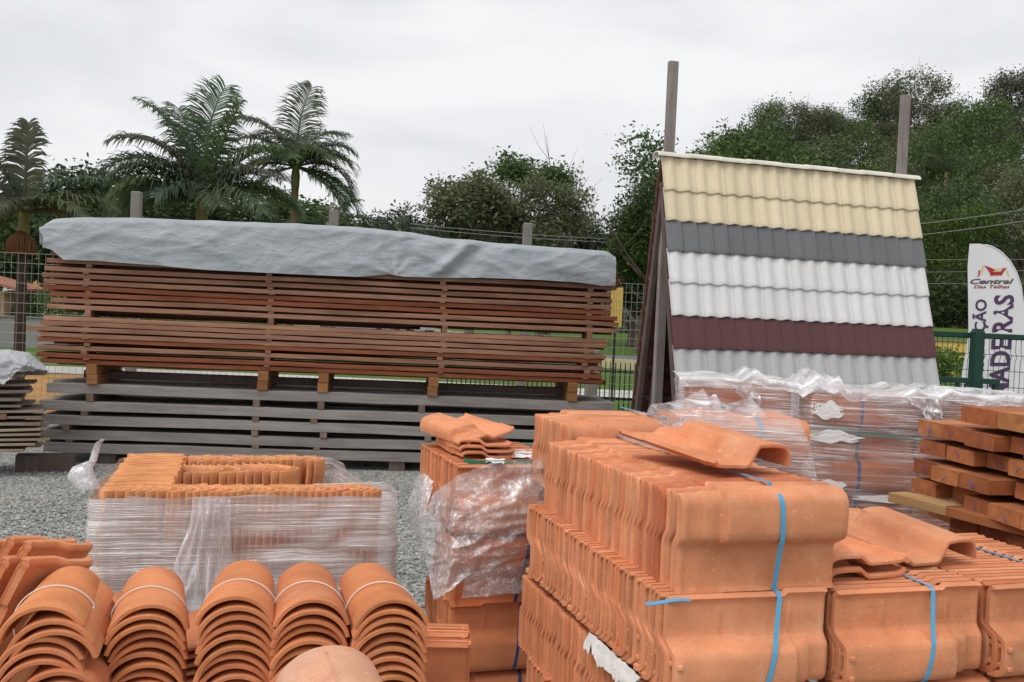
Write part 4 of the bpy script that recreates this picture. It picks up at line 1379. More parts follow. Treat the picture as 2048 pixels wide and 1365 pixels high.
def tile_row(name, z0, g, kind, mat, sgn, sl):
    """one course of tiles; z0 = distance down the slope of its top edge, g = gauge; sgn=-1 front slope"""
    mb = MB(); nx = int(DWid / .0075)
    F1 = []; F2_ = []
    vs = [0, .1, .35, .6, .85, .97, 1.0]
    for v in vs:
        s = z0 + (g + .035) * v
        out = .005 + .023 * v
        rf, rb = [], []
        for i in range(nx + 1):
            x = DWid * i / nx
            h = wave(x, kind) + out + .0015 * nz(x * 2.2, z0 * 3) - (.004 if v == 1.0 else 0)
            s2 = s + (.004 * nz(x * 1.7, z0) + -.010 * wave(x, kind) / .026 if v > .9 else 0)
            y = sgn * (s2 * math.sin(sl) + h * math.cos(sl)); z = zr - s2 * math.cos(sl) + h * math.sin(sl)
            rf.append(Vector((x, y, z)))
            h2 = h - .015
            y = sgn * (s2 * math.sin(sl) + h2 * math.cos(sl)); z = zr - s2 * math.cos(sl) + h2 * math.sin(sl)
            rb.append(Vector((x, y, z)))
        F1.append(rf); F2_.append(rb)
    fl = sgn < 0
    mb.grid(F1, True, flip=fl); mb.grid(F2_, True, flip=not fl)
    mb.grid([F1[-1], F2_[-1]], True, flip=fl); mb.grid([F1[0], F2_[0]], True, flip=not fl)
    mb.grid([[r[0] for r in F1], [r[0] for r in F2_]], False, flip=not fl); mb.grid([[r[-1] for r in F1], [r[-1] for r in F2_]], False, flip=fl)
    return mb.build(name, M[mat], disp)
def tilepaint(name, col, rough=.5, var=.06):
    t = NT(name); v = t.coord((1, 1, 1), rnd=True)
    a = t.noise(v, 3, 5); b = t.noise(t.coord((26, 4, 4)), 1, 3)
    c = t.mixc(a, tuple(x * (1 - var) for x in col), tuple(min(.95, x * (1 + var)) for x in col))
    c = t.mixc(t.ramp(b, [(.45, 0), (.8, .35)]), c, tuple(x * .78 for x in col))
    tcx = t.n('ShaderNodeTexCoord'); sx = t.n('ShaderNodeSeparateXYZ'); t.l(tcx.outputs['Object'], sx.inputs[0])
    dv = t.n('ShaderNodeMath', operation='DIVIDE'); dv.inputs[1].default_value = .30; t.l(sx.outputs[0], dv.inputs[0])
    fl2 = t.n('ShaderNodeMath', operation='FLOOR'); t.l(dv.outputs[0], fl2.inputs[0])
    oi2 = t.n('ShaderNodeObjectInfo'); ad2 = t.n('ShaderNodeMath', operation='ADD'); t.l(fl2.outputs[0], ad2.inputs[0]); t.l(oi2.outputs['Random'], ad2.inputs[1])
    wn_ = t.n('ShaderNodeTexWhiteNoise', noise_dimensions='1D'); t.l(ad2.outputs[0], wn_.inputs['W'])
    c = t.mul(c, t.ramp(wn_.outputs['Value'], [(0, .90), (1, 1.0)]))
    run = t.ramp(t.noise(t.coord((38, 3, 1.3)), 1, 4, .6), [(.56, 0), (.74, .38)])
    c = t.mixc(run, c, (col[0] * .62, col[1] * .60, col[2] * .56))
    return t.done(t.bsdf(c, rough, t.bump(t.noise(v, 60, 3), .12, .003), .35))
M['t_cream'] = tilepaint('cream_tile_glaze', (.70, .59, .41))
M['t_grey'] = tilepaint('graphite_tile_glaze', (.145, .148, .158), .5, .14)
M['t_white'] = tilepaint('white_tile_glaze', (.67, .66, .655))
M['t_brown'] = tilepaint('brown_tile_glaze', (.105, .038, .040), .38, .15)
M['t_light'] = tilepaint('light_grey_tile_glaze', (.43, .43, .44))
M['t_ridge'] = tilepaint('pale_ridge_glaze', (.74, .70, .60))
M['t_under'] = tilepaint('bare_brown_tile', (.13, .05, .042), .7, .2)
gz_ = [0, .285, .570, .855, 1.14, 1.435, 1.73, 2.02, 2.31, 2.60, 2.89, 3.18]
kinds = [('cream_tile_course', 'wave', 't_cream')] * 2 + [('graphite_tile_course', 'flat', 't_grey')] + [('white_tile_course', 'wave', 't_white')] * 2 + [('brown_tile_course', 'flat', 't_brown')] + [('light_grey_tile_course', 'wave', 't_light')] * 5
for (a, b), (nm_, kd, mt) in zip(zip(gz_, gz_[1:]), kinds):
    o = tile_row(nm_, a + .02, b - a, kd, mt, -1, SLOPE)
    if nm_.startswith('brown'): o['label'] = 'glossy dark brown tile course'
for k in range(11):
    tile_row('bare_brown_tile_course', .03 + k * .29, .29, 'wave', 't_under', 1, SB_)
# ridge caps
for k in range(9):
    mb = MB(); L = DWid / 9 + .045; n = 12
    x0 = -.05 + k * (DWid + .06) / 9
    def cap(x, off, tip): return [Vector((x, math.cos(math.pi * j / n) * (.068 - off - tip), zr + .004 + .004 * (k % 2) + tip * -.2 + math.sin(math.pi * j / n) * (.046 - off) - .014)) for j in range(n + 1)]
    o1 = [cap(x0, 0, 0), cap(x0 + .03, 0, 0), cap(x0 + .035, 0, .006), cap(x0 + L, 0, .008)]
    o2 = [cap(x0, .011, 0), cap(x0 + .03, .011, 0), cap(x0 + .035, .011, .006), cap(x0 + L, .011, .008)]
    mb.grid(o1, True, flip=True); mb.grid(o2, True); mb.grid([o1[0], o2[0]], False); mb.grid([o1[-1], o2[-1]], False, flip=True)
    mb.grid([[r[0] for r in o1], [r[0] for r in o2]], False); mb.grid([[r[-1] for r in o1], [r[-1] for r in o2]], False)
    mb.build('ridge_cap', M['t_ridge'], disp)
# posts and rafters
def dpart(name, c, s, rot, mat):
    mb = MB(); mb.box((0, 0, 0), s, ch=.004)
    o = mb.build(name, M[mat], disp); o.matrix_local = Matrix.Translation(c) @ rot
    return o
I4 = Matrix.Identity(4)
zp = P(1341, 125, 9.05).z; zp2 = P(1810, 192, 9.7).z
dpart('post', (.085, .02, zp / 2), (.085, .06, zp), I4, 'wood_post')
dpart('post', (DWid - .12, .02, zp2 / 2), (.085, .06, zp2), I4, 'wood_post')
for x, sg, sl in ((.03, -1, SLOPE), (.03, 1, SB_), (.16, 1, SB_), (DWid - .05, -1, SLOPE), (DWid - .05, 1, SB_), (DWid / 2, -1, SLOPE), (DWid / 2, 1, SB_)):
    L = 2.85 / math.cos(sl)
    c = Vector((x, sg * ((L / 2 + .26) * math.sin(sl) - .068 * math.cos(sl)), zr - (L / 2 + .26) * math.cos(sl)))
    if x == .16: c.y -= .02
    dpart('rafter', c, (.05, .055, L), Matrix.Rotation(sg * sl, 4, 'X'), 'wood_frame')
for sg, sl in ((-1, SLOPE), (1, SB_)):
    for k in range(11):
        s = .25 + k * .285
        dpart('batten', (DWid / 2, sg * (s * math.sin(sl) - .014 * math.cos(sl)), zr - s * math.cos(sl) - .01), (DWid - .02, .022, .045), Matrix.Rotation(sg * sl, 4, 'X'), 'wood_frame')
# ------------------------------------------------------------------ terrain
ctrl = [P(*q) for q in ((40, 700, 29), (300, 690, 30), (600, 690, 30), (900, 700, 28), (1230, 740, 25), (1250, 752, 22), (1260, 722, 29), (1000, 695, 37), (800, 668, 48),
                        (500, 630, 62), (80, 587, 75), (-300, 570, 90), (1260, 697, 35), (1260, 664, 45), (1500, 690, 45), (1900, 735, 26), (1900, 655, 50), (2300, 690, 40), (800, 640, 62), (300, 575, 100), (-600, 600, 60))]
ctrl += [Vector((-60, 150, 5)), Vector((0, 170, 5)), Vector((60, 170, 9)), Vector((120, 120, 8)), Vector((-140, 120, 5)), Vector((-40, 18, 0)), Vector((40, 18, 0)), Vector((60, 40, .3)), Vector((-60, 40, 0))]
def gz(x, y):
    if y < 14: return 0.0
    sw = sz = 0
    for c in ctrl:
        d = ((x - c.x) ** 2 + (y - c.y) ** 2) + 4
        w_ = 1 / (d * d) ** .85
        sw += w_; sz += w_ * c.z
    return (sz / sw) * smooth(14, 22, y)
def on_ground(px, D, sink=0.0):
    p = P(px, 640, D); return Vector((p.x, p.y, gz(p.x, p.y) - sink))

def grass_mat(name, ca, cb, cc):
    t = NT(name); v = t.coord((1, 1, 1), rnd=False)
    a = t.noise(v, .7, 5, .6); b = t.noise(v, 14, 4, .7)
    c = t.mixc(t.ramp(b, [(.3, 0), (.7, 1)]), ca, cb)
    c = t.mixc(t.ramp(a, [(.5, 0), (.72, .6)]), c, cc)
    return t.done(t.bsdf(c, .9, t.bump(b, .6, .04), .1))
M['grass'] = grass_mat('mown_grass', (.055, .105, .018), (.10, .17, .035), (.14, .16, .05))
def nonuni(a, b, n, k):
    return [a + (b - a) * ((i / n) ** k) for i in range(n + 1)]
mb = MB(); rows = []
ys = [-6, 0, 6, 12] + [13.5 + 146 * (i / 60) ** 1.6 for i in range(61)] + [200, 300, 500, 900, 1500]
xs = sorted([-1500, -700, -300, -160, 160, 300, 700, 1500] + [-100 + 200 * i / 60 for i in range(61)])
for y in ys:
    rows.append([Vector((x, y, (gz(x, y) if y < 200 else 5 + (y - 200) * .004) - .02)) for x in xs])
mb.grid(rows, True, flip=False)
o = mb.build('ground', M['grass']); tag(o, kind='structure')

# gravel yard
def gravel_mat():
    t = NT('grey_gravel')
    tc_ = t.coord((1, 1, 1), rnd=False)
    vo = t.n('ShaderNodeTexVoronoi'); vo.inputs['Scale'].default_value = 52
    t.l(tc_, vo.inputs['Vector'])
    vo2 = t.n('ShaderNodeTexVoronoi'); vo2.inputs['Scale'].default_value = 75
    t.l(tc_, vo2.inputs['Vector'])
    sp = t.n('ShaderNodeSeparateColor'); t.l(vo.outputs['Color'], sp.inputs[0])
    c = t.ramp(sp.outputs[0], [(0, (.16, .17, .16)), (.35, (.28, .29, .272)), (.7, (.39, .395, .37)), (.95, (.56, .54, .50))])
    warm = t.ramp(sp.outputs[1], [(.86, 0), (.93, .6)])
    c = t.mixc(warm, c, (.24, .16, .11))
    big = t.noise(tc_, .9, 4)
    c = t.mul(c, t.ramp(big, [(.3, .72), (.7, 1.15)]))
    gap = t.ramp(vo.outputs['Distance'], [(.35, 1), (.62, .45)])
    inv = t.n('ShaderNodeInvert'); t.l(vo.outputs['Distance'], inv.inputs['Color'])
    nr = t.bump(inv.outputs[0], .9, .018)
    weeds = t.ramp(t.noise(tc_, 1.7, 6, .7), [(.66, 0), (.74, .6)])
    c = t.mixc(weeds, c, (.09, .10, .045))
    return t.done(t.bsdf(c, .9, nr, .2))
M['gravel'] = gravel_mat()
mb = MB(); mb.grid([[Vector((x, y, .004 + .012 * nz(x * .8, y * .8))) for x in [-14 + .5 * i for i in range(57)]] for y in [-2 + .5 * j for j in range(28)]], True)
o = mb.build('gravel_yard', M['gravel']); tag(o, kind='structure')
# loose stones on top
mb = MB()
stone_rng = random.Random(5)
for i in range(12000):
    y = 4.2 + 5.2 * stone_rng.random() ** 1.0
    px = stone_rng.uniform(-60, 260) if i % 5 else stone_rng.uniform(760, 900)
    if i % 7 == 0: px = stone_rng.uniform(-60, 860); y = stone_rng.uniform(7.6, 9.6)
    x = (px - 1024) / F * y
    r = stone_rng.uniform(.007, .016) * (1 + .25 * (y - 5) / 4)
    z = .008
    vs = []
    a0 = stone_rng.random() * 6.28
    for k in range(4):
        a = a0 + k * 1.57 + stone_rng.uniform(-.3, .3); q = r * stone_rng.uniform(.75, 1.2)
        vs.append((x + math.cos(a) * q, y + math.sin(a) * q, z + stone_rng.uniform(-.002, .004)))
    vs.append((x + stone_rng.uniform(-.3, .3) * r, y + stone_rng.uniform(-.3, .3) * r, z + r * stone_rng.uniform(.5, .9)))
    mb.add(vs, [(0, 1, 4), (1, 2, 4), (2, 3, 4), (3, 0, 4)], False)
t = NT('loose_stone')
ge = t.n('ShaderNodeNewGeometry')
c = t.ramp(ge.outputs['Random Per Island'], [(0, (.14, .15, .145)), (.4, (.26, .272, .258)), (.8, (.37, .38, .355)), (.93, (.45, .44, .41)), (1, (.26, .17, .11))])
M['stone'] = t.done(t.bsdf(c, .85, None, .25))
o = mb.build('gravel', M['stone']); tag(o, 'loose grey gravel stones scattered over the yard', 'gravel', None, 'stuff')

# bare orange earth behind the pile and a pale path
t = NT('orange_earth'); v = t.coord((1, 1, 1), rnd=False)
c = t.mixc(t.ramp(t.noise(v, 2.2, 6, .65), [(.3, 0), (.7, 1)]), (.36, .17, .06), (.52, .31, .13))
c = t.mixc(t.ramp(t.noise(v, 1.1, 5, .6), [(.56, 0), (.66, .85)]), c, (.10, .14, .035))
M['earth'] = t.done(t.bsdf(c, .95, t.bump(t.noise(v, 20, 4), .5, .03), .1))
mb = MB(); mb.grid([[Vector((x, y, .010 + .012 * nz(x, y) + gz(x, y))) for x in [-13 + .5 * i for i in range(29)]] for y in [11.6 + .4 * j for j in range(17)]], True)
o = mb.build('earth_strip', M['earth']); tag(o, kind='structure')
M['path'] = plain('pale_concrete', (.48, .46, .43), .9, .15, 3)
mb = MB(); mb.grid([[Vector((x, y, gz(x, y) + .03)) for x in [-14 + .5 * i for i in range(41)]] for y in (18.0, 18.3, 18.6, 18.9)], True)
o = mb.build('path', M['path']); tag(o, kind='structure')

# road with kerbs
rd = [P(*q) for q in ((2500, 790, 27), (1800, 752, 28), (1260, 722, 29), (1000, 695, 37), (800, 668, 48), (500, 630, 62), (80, 587, 75), (-300, 570, 90))]
def cat(pts, n=10):
    out = []
    for i in range(len(pts) - 1):
        a = pts[max(0, i - 1)]; b = pts[i]; c = pts[i + 1]; d = pts[min(len(pts) - 1, i + 2)]
        for k in range(n):
            t = k / n
            out.append(.5 * ((2 * b) + (c - a) * t + (2 * a - 5 * b + 4 * c - d) * t * t + (3 * b - a - 3 * c + d) * t ** 3))
    out.append(pts[-1]); return out
cl = cat(rd)
def road_strip(name, o0, o1, dz, mat, th=0.0, pat=None):
    mb = MB(); rows = []
    for i, p in enumerate(cl):
        d = cl[min(i + 1, len(cl) - 1)] - cl[max(0, i - 1)]; n_ = Vector((-d.y, d.x, 0)).normalized()
        a = p + n_ * o0; b = p + n_ * o1
        za = p.z + dz
        if th: rows.append([Vector((a.x, a.y, za - th)), Vector((a.x, a.y, za)), Vector((b.x, b.y, za)), Vector((b.x, b.y, za - th))])
        else: rows.append([Vector((a.x, a.y, za)), Vector((b.x, b.y, za))])
    mb.grid(rows, False, flip=True)
    o = mb.build(name, M[mat]); tag(o, kind='structure'); return o
M['asphalt'] = plain('asphalt', (.15, .155, .16), .9, .12, 2, .2)
M['kerb'] = plain('yellow_white_kerb', (.52, .46, .26), .85, .25, 1.2)
road_strip('road', -3.3, 3.3, .06, 'asphalt')
road_strip('kerb', -3.5, -3.3, .17, 'kerb', .3)
road_strip('kerb', 3.3, 3.5, .17, 'kerb', .3)

# hills
M['hill'] = grass_mat('forest_floor', (.018, .032, .010), (.035, .055, .016), (.05, .055, .02))
def hill_z(x, y):
    h = 15.5 * smooth(54, 118, y) * smooth(1, 30, x - (y - 54) * .05) + 2.0 * nz(x * .05, y * .05) * smooth(56, 80, y)
    h += 6 * smooth(120, 200, y) * smooth(-140, -30, x)
    return gz(x, y) + h
mb = MB(); mb.grid([[Vector((x, y, hill_z(x, y) - .12)) for x in [-170 + 5 * i for i in range(75)]] for y in [53 + 3.5 * j for j in range(45)]], True)
o = mb.build('hill', M['hill']); tag(o, kind='structure')

# ------------------------------------------------------------------ trees
M['leaf_a'] = leaf_mat('dark_leaves', (.034, .058, .018), (.088, .130, .046))
M['leaf_b'] = leaf_mat('green_leaves', (.052, .094, .024), (.130, .192, .056))
M['leaf_c'] = leaf_mat('olive_leaves', (.062, .078, .036), (.138, .156, .082))
M['leaf_d'] = leaf_mat('fresh_leaves', (.075, .135, .025), (.16, .24, .05))
M['leaf_far'] = leaf_mat('far_leaves', (.035, .048, .030), (.07, .09, .055))

def crown_mesh(name, blobs, n, size, seed, mat, flat=.6, clump=9, spread=.55, up=.35):
    """leaf faces in small sprays spread through the crown's volume, denser near its outside"""
    rg = random.Random(seed); mb = MB()
    tot = sum(b[3] ** 2 for b in blobs)
    for (bx, by, bz, br) in blobs:
        m_ = int(n * br * br / tot / clump)
        for _ in range(m_):
            d = Vector((rg.gauss(0, 1), rg.gauss(0, 1), rg.gauss(0, 1))).normalized()
            rr = br * (.45 + .6 * rg.random() ** .55)
            rr *= 1 + .32 * nz(d.x * 2.3 + seed, d.y * 2.3, d.z * 2.3)
            c = Vector((bx, by, bz)) + Vector((d.x, d.y, d.z * flat)) * rr
            cs = size * rg.uniform(.8, 2.6) * spread * 2.2
            for _k in range(clump):
                p = c + Vector((rg.gauss(0, cs), rg.gauss(0, cs), rg.gauss(0, cs * .7)))
                a = Vector((rg.gauss(0, 1), rg.gauss(0, 1), rg.gauss(0, .6))).normalized()
                nrm = (Vector((rg.gauss(0, 1), rg.gauss(0, 1), rg.gauss(up, .8)))).normalized()
                b = nrm.cross(a)
                if b.length < .1: continue
                b.normalize()
                s1 = size * rg.uniform(.6, 1.3); s2 = s1 * rg.uniform(.35, .55)
                mb.add([p - a * s1, p + b * s2 - a * s1 * .1, p + a * s1, p - b * s2 - a * s1 * .1], [(0, 1, 2, 3)], False)
    me = mb.mesh(name); me.materials.append(M[mat]); return me

def trunk_mesh(h, r, limbs, seed, mat='trunk', lean=.05):
    rg = random.Random(seed); mb = MB()
    pts = [Vector((lean * h * (s ** 1.5) * math.sin(seed) + .02 * h * nz(s * 3, seed), .02 * h * nz(s * 3, seed + 5), h * s)) for s in [0, .03, .15, .3, .5, .7, .85, 1]]
    mb.tube(pts, [r * 1.5, r * 1.15, r, r * .9, r * .75, r * .55, r * .4, r * .2], 8)
    for k in range(limbs):
        s = rg.uniform(.4, .9); i = min(6, int(s * 7)); a = pts[i]
        az = k * 2.4 + rg.random(); L = h * rg.uniform(.3, .55) * (1.3 - s * .6)
        d = Vector((math.cos(az), math.sin(az), rg.uniform(.35, 1.0))).normalized()
        q = [a, a + d * L * .35 + Vector((0, 0, .02 * h)), a + d * L * .7 + Vector((0, 0, .06 * h)), a + d * L + Vector((0, 0, .12 * h))]
        rr = r * .45 * (1.2 - s * .6)
        mb.tube(q, [rr, rr * .75, rr * .5, rr * .2], 6)
        for _ in range(2):
            b = q[2]; d2 = (d + Vector((rg.gauss(0, .6), rg.gauss(0, .6), rg.uniform(0, .5)))).normalized()
            mb.tube([b, b + d2 * L * .3, b + d2 * L * .55 + Vector((0, 0, .05 * h))], [rr * .4, rr * .28, rr * .1], 5)
    me = mb.mesh('trunk'); me.materials.append(M[mat]); return me

def blobset(seed, R_, H, n, r0=.45, r1=.7):
    rg = random.Random(seed); out = [(0, 0, H, R_ * .75)]
    for k in range(n):
        a = k * 2.399 + rg.random() * .6; q = R_ * rg.uniform(.35, .85)
        out.append((math.cos(a) * q, math.sin(a) * q, H + R_ * rg.uniform(-.6, .62), R_ * rg.uniform(r0, r1) * (.75 if n < 18 else .55)))
    return out

def tree(name, label, loc, tm, cm, s=1.0, rz=0.0, group=None, tint=(1, 1, 1), sz=1.0):
    t = thing(name, label, 'tree', Matrix.Translation(loc) @ Matrix.Rotation(rz, 4, 'Z') @ Matrix.Diagonal((s, s, s * sz, 1)), group)
    obj('trunk', tm, None, t)
    c = obj('crown', cm, None, t); c.color = (*tint, 1)
    return t

# forest on the hillside at the right: six shapes, copied
FORM = []
for k, (Rk, Hk, mt, n) in enumerate(((3.0, 6.2, 'leaf_a', 5200), (3.4, 6.6, 'leaf_b', 5600), (2.7, 7.0, 'leaf_c', 4600), (3.2, 5.6, 'leaf_d', 5200), (3.6, 6.4, 'leaf_a', 6000), (2.6, 7.6, 'leaf_c', 4200))):
    FORM.append((trunk_mesh(Hk, .17, 7, k + 2), crown_mesh('crown', blobset(k * 7 + 3, Rk, Hk, 13, .30, .52), int(n * 1.7), .115, k + 20, mt, .8, 9, .85)))
fl_ = ['dark green rounded tree on the wooded hillside', 'mid green broad tree on the wooded hillside', 'olive green open-crowned tree on the wooded hillside', 'fresh light green tree on the wooded hillside', 'dark broad tree on the wooded hillside', 'tall thin olive tree on the wooded hillside']
rg = random.Random(42)
cand = []
for row, (D, y0) in enumerate(((56, 0), (62, 0), (69, 0), (77, 0), (86, 0), (96, 0), (106, 0), (114, 0))):
    px = 1300 + rg.uniform(0, 60)
    while px < 2230:
        cand.append((px, D + rg.uniform(-2.5, 2.5)))
        px += (4.5 / D * F) * rg.uniform(.8, 1.3)
for (px, D) in cand:
    p = P(px, 640, D)
    if px < 1340 + (D - 56) * 1.0 and D > 70: continue
    k = rg.choice([0, 1, 2, 3, 4, 4, 0, 5, 2, 1])
    g = hill_z(p.x, p.y)
    s = rg.uniform(.78, 1.15)
    br = rg.uniform(.6, 1.5)
    t_ = tree('hillside_tree', fl_[k], Vector((p.x, p.y, g - .2)), FORM[k][0], FORM[k][1], s, rg.uniform(0, 6.28), fl_[k] + 's', (br, br * rg.uniform(.92, 1.12), br * rg.uniform(.8, 1.1)), rg.uniform(.85, 1.28))
for k, (px, D, s, f) in enumerate(((1385, 64, 1.22, 0), (1432, 67, 1.38, 4), (1482, 66, 1.36, 1), (1535, 69, 1.42, 0), (1585, 71, 1.3, 2), (1350, 58, .95, 3))):
    p = P(px, 640, D)
    tree('hillside_tree', fl_[f], Vector((p.x, p.y, hill_z(p.x, p.y) - .2)), FORM[f][0], FORM[f][1], s, k * 1.3, fl_[f] + 's', (1.1, 1.15, 1.05))
# the tall loose tree standing above the ridge
tall_t = trunk_mesh(11.5, .2, 12, 31); tall_c = crown_mesh('crown', blobset(77, 3.9, 11.6, 9, .3, .5), 7000, .13, 55, 'leaf_c', .75, 8, .8)
p = P(1800, 640, 100); tree('tall_tree', 'tall loose-crowned tree rising above the wooded ridge behind the right display post', Vector((p.x, p.y, hill_z(p.x, p.y) - .2)), tall_t, tall_c, 1.0, .4, None, (1.1, 1.1, 1.1))
p = P(1625, 640, 104); tree('tall_tree', 'smaller loose-crowned tree on the skyline left of the tall one', Vector((p.x, p.y, hill_z(p.x, p.y) - 1.2)), tall_t, tall_c, .78, 2.2, None, (1.0, 1.05, 1.1))
p = P(2040, 640, 100); tree('tall_tree', 'loose-crowned tree on the skyline at the right edge', Vector((p.x, p.y, hill_z(p.x, p.y) - 1.2)), tall_t, tall_c, .85, 4.2, None, (.8, .85, .8))

# trees standing nearer
def stand(name, label, px, py_top, px_half, D, seed, mat, n, size, tint=(1, 1, 1), nb=9, flat=.8, clump=9, sp=.6, trunk_r=.16, tz=.0, group=None, open_=False):
    g = on_ground(px, D)
    top = P(px, py_top, D).z
    Rr = px_half / F * D
    H = (top - g.z) - Rr * .95 * flat
    cm = crown_mesh('crown', blobset(seed, Rr, H, nb, .3 if open_ else .4, .5 if open_ else .65), n, size, seed, mat, flat, clump, sp)
    tm = trunk_mesh(max(H, 1.5), trunk_r, 9, seed)
    return tree(name, label, g, tm, cm, 1, 0, group, tint)
stand('broad_tree', 'left and broader of the two grey-green trees behind the middle of the long pile', 938, 350, 92, 36, 3, 'leaf_c', 11500, .085, (1.35, 1.38, 1.4), 22, .85, 8, .55)
stand('broad_tree', 'right one of the two grey-green trees behind the long pile, next to a concrete post', 1078, 358, 92, 37, 5, 'leaf_c', 10000, .085, (1.3, 1.3, 1.34), 22, .85, 8, .6)
stand('thin_tree', 'thin light tree whose layered top shows above the two grey-green trees', 1018, 320, 45, 42, 8, 'leaf_b', 2400, .10, (.8, .9, .95), 7, .5, 8, .7, .1, open_=True)
stand('thin_tree', 'second thin tree top with sparse layers, right of the first', 1095, 338, 40, 43, 9, 'leaf_b', 1800, .10, (.8, .9, .95), 6, .5, 8, .7, .1, open_=True)
stand('open_tree', 'sparse tree left of the tile display, sky showing between its branches', 1300, 330, 95, 30, 12, 'leaf_a', 8500, .07, (.9, .95, .9), 12, .95, 8, .5, .14, open_=True)
stand('leafy_tree', 'dense green tree low behind the right end of the tarpaulin', 1285, 450, 75, 33, 14, 'leaf_b', 9000, .085, (.75, .8, .75), 10)
stand('leafy_tree', 'dark bushy tree low behind the gap between pile and tile display', 1265, 520, 70, 38, 15, 'leaf_a', 8000, .095, (.8, .85, .8), 9)
# dark wood behind the palms at the left
lw = [(-40, 395, 75, 48, 'leaf_a'), (60, 380, 70, 52, 'leaf_b'), (140, 348, 75, 55, 'leaf_a'), (225, 352, 75, 58, 'leaf_a'), (310, 375, 75, 55, 'leaf_b'), (400, 395, 70, 52, 'leaf_a'), (480, 395, 70, 55, 'leaf_a'), (560, 402, 65, 60, 'leaf_b'), (630, 418, 55, 66, 'leaf_a'), (90, 440, 70, 42, 'leaf_a'), (-10, 450, 70, 40, 'leaf_b'), (200, 420, 60, 46, 'leaf_a')]
for k, (px, py, hw, D, mt) in enumerate(lw):
    stand('broadleaf_tree', 'dark broadleaf tree in the wood behind the palms', px, py, hw, D, 60 + k, mt, 4600, .15, (.62, .68, .62), 8, .85, 9, .6, .15, group='dark trees behind the palms')
far = trunk_mesh(6, .2, 5, 90); farc = crown_mesh('crown', blobset(91, 4.2, 6, 8), 2600, .32, 92, 'leaf_far', .75)
for k in range(16):
    px = 640 + k * 36 + rg.uniform(-8, 8); D = 150 + rg.uniform(-8, 12)
    p = P(px, 640, D); 
    tree('distant_tree', 'hazy grey-green tree on the low far ridge between palms and broad trees', Vector((p.x, p.y, hill_z(p.x, p.y) - .5)), far, farc, rg.uniform(.8, 1.1), rg.uniform(0, 6), 'trees on the far ridge', (1, 1, 1))
# bushes
def bush(label, px, D, h, wd, seed, mat, n=1800, size=.05, tint=(1, 1, 1), py=None, group=None):
    g = on_ground(px, D) if py is None else P(px, py, D)
    cm = crown_mesh('foliage', [(0, 0, h * .5, h * .5), (wd * .5, .1, h * .42, h * .4), (-wd * .5, -.1, h * .45, h * .42), (wd * .2, .2, h * .65, h * .33)], n, size, seed, mat, .9, 8, .6)
    t = thing('bush', label, 'bush', Matrix.Translation(g), group)
    o = obj('foliage', cm, None, t); o.color = (*tint, 1)
    mb = MB()
    for k in range(5):
        a = k * 1.26; mb.tube([(0, 0, -.1), (math.cos(a) * wd * .2, math.sin(a) * wd * .2, h * .35), (math.cos(a) * wd * .4, math.sin(a) * wd * .35, h * .7)], [.025, .02, .008], 5)
    mb.build('stem', M['trunk'], t)
    return t
bush('small bright green bush in front of the yellow wall, seen through the green mesh fence', 1890, 15, .38, .34, 3, 'leaf_d', 900, .045, (1.1, 1.1, 1), 752)
for k, (px, D, h, wd) in enumerate(((85, 34, 1.5, 1.4), (105, 35, 2.0, 1.2), (20, 38, 1.2, 1.6), (150, 36, 1.6, 1.8), (230, 37, 1.7, 1.8))):
    bush('green bush on the bank above the grey wall', px, D, h, wd, 30 + k, 'leaf_b', 1200, .085, (.9, 1, .8), None, 'bushes on the bank')
for k, px in enumerate((1240, 1330, 1420, 1700, 1880, 1990)):
    bush('dark undergrowth bush at the foot of the wooded hillside', px, 50, 2.6, 3.4, 70 + k, 'leaf_a', 1700, .16, (.7, .75, .7), None, 'bushes at the foot of the hillside')

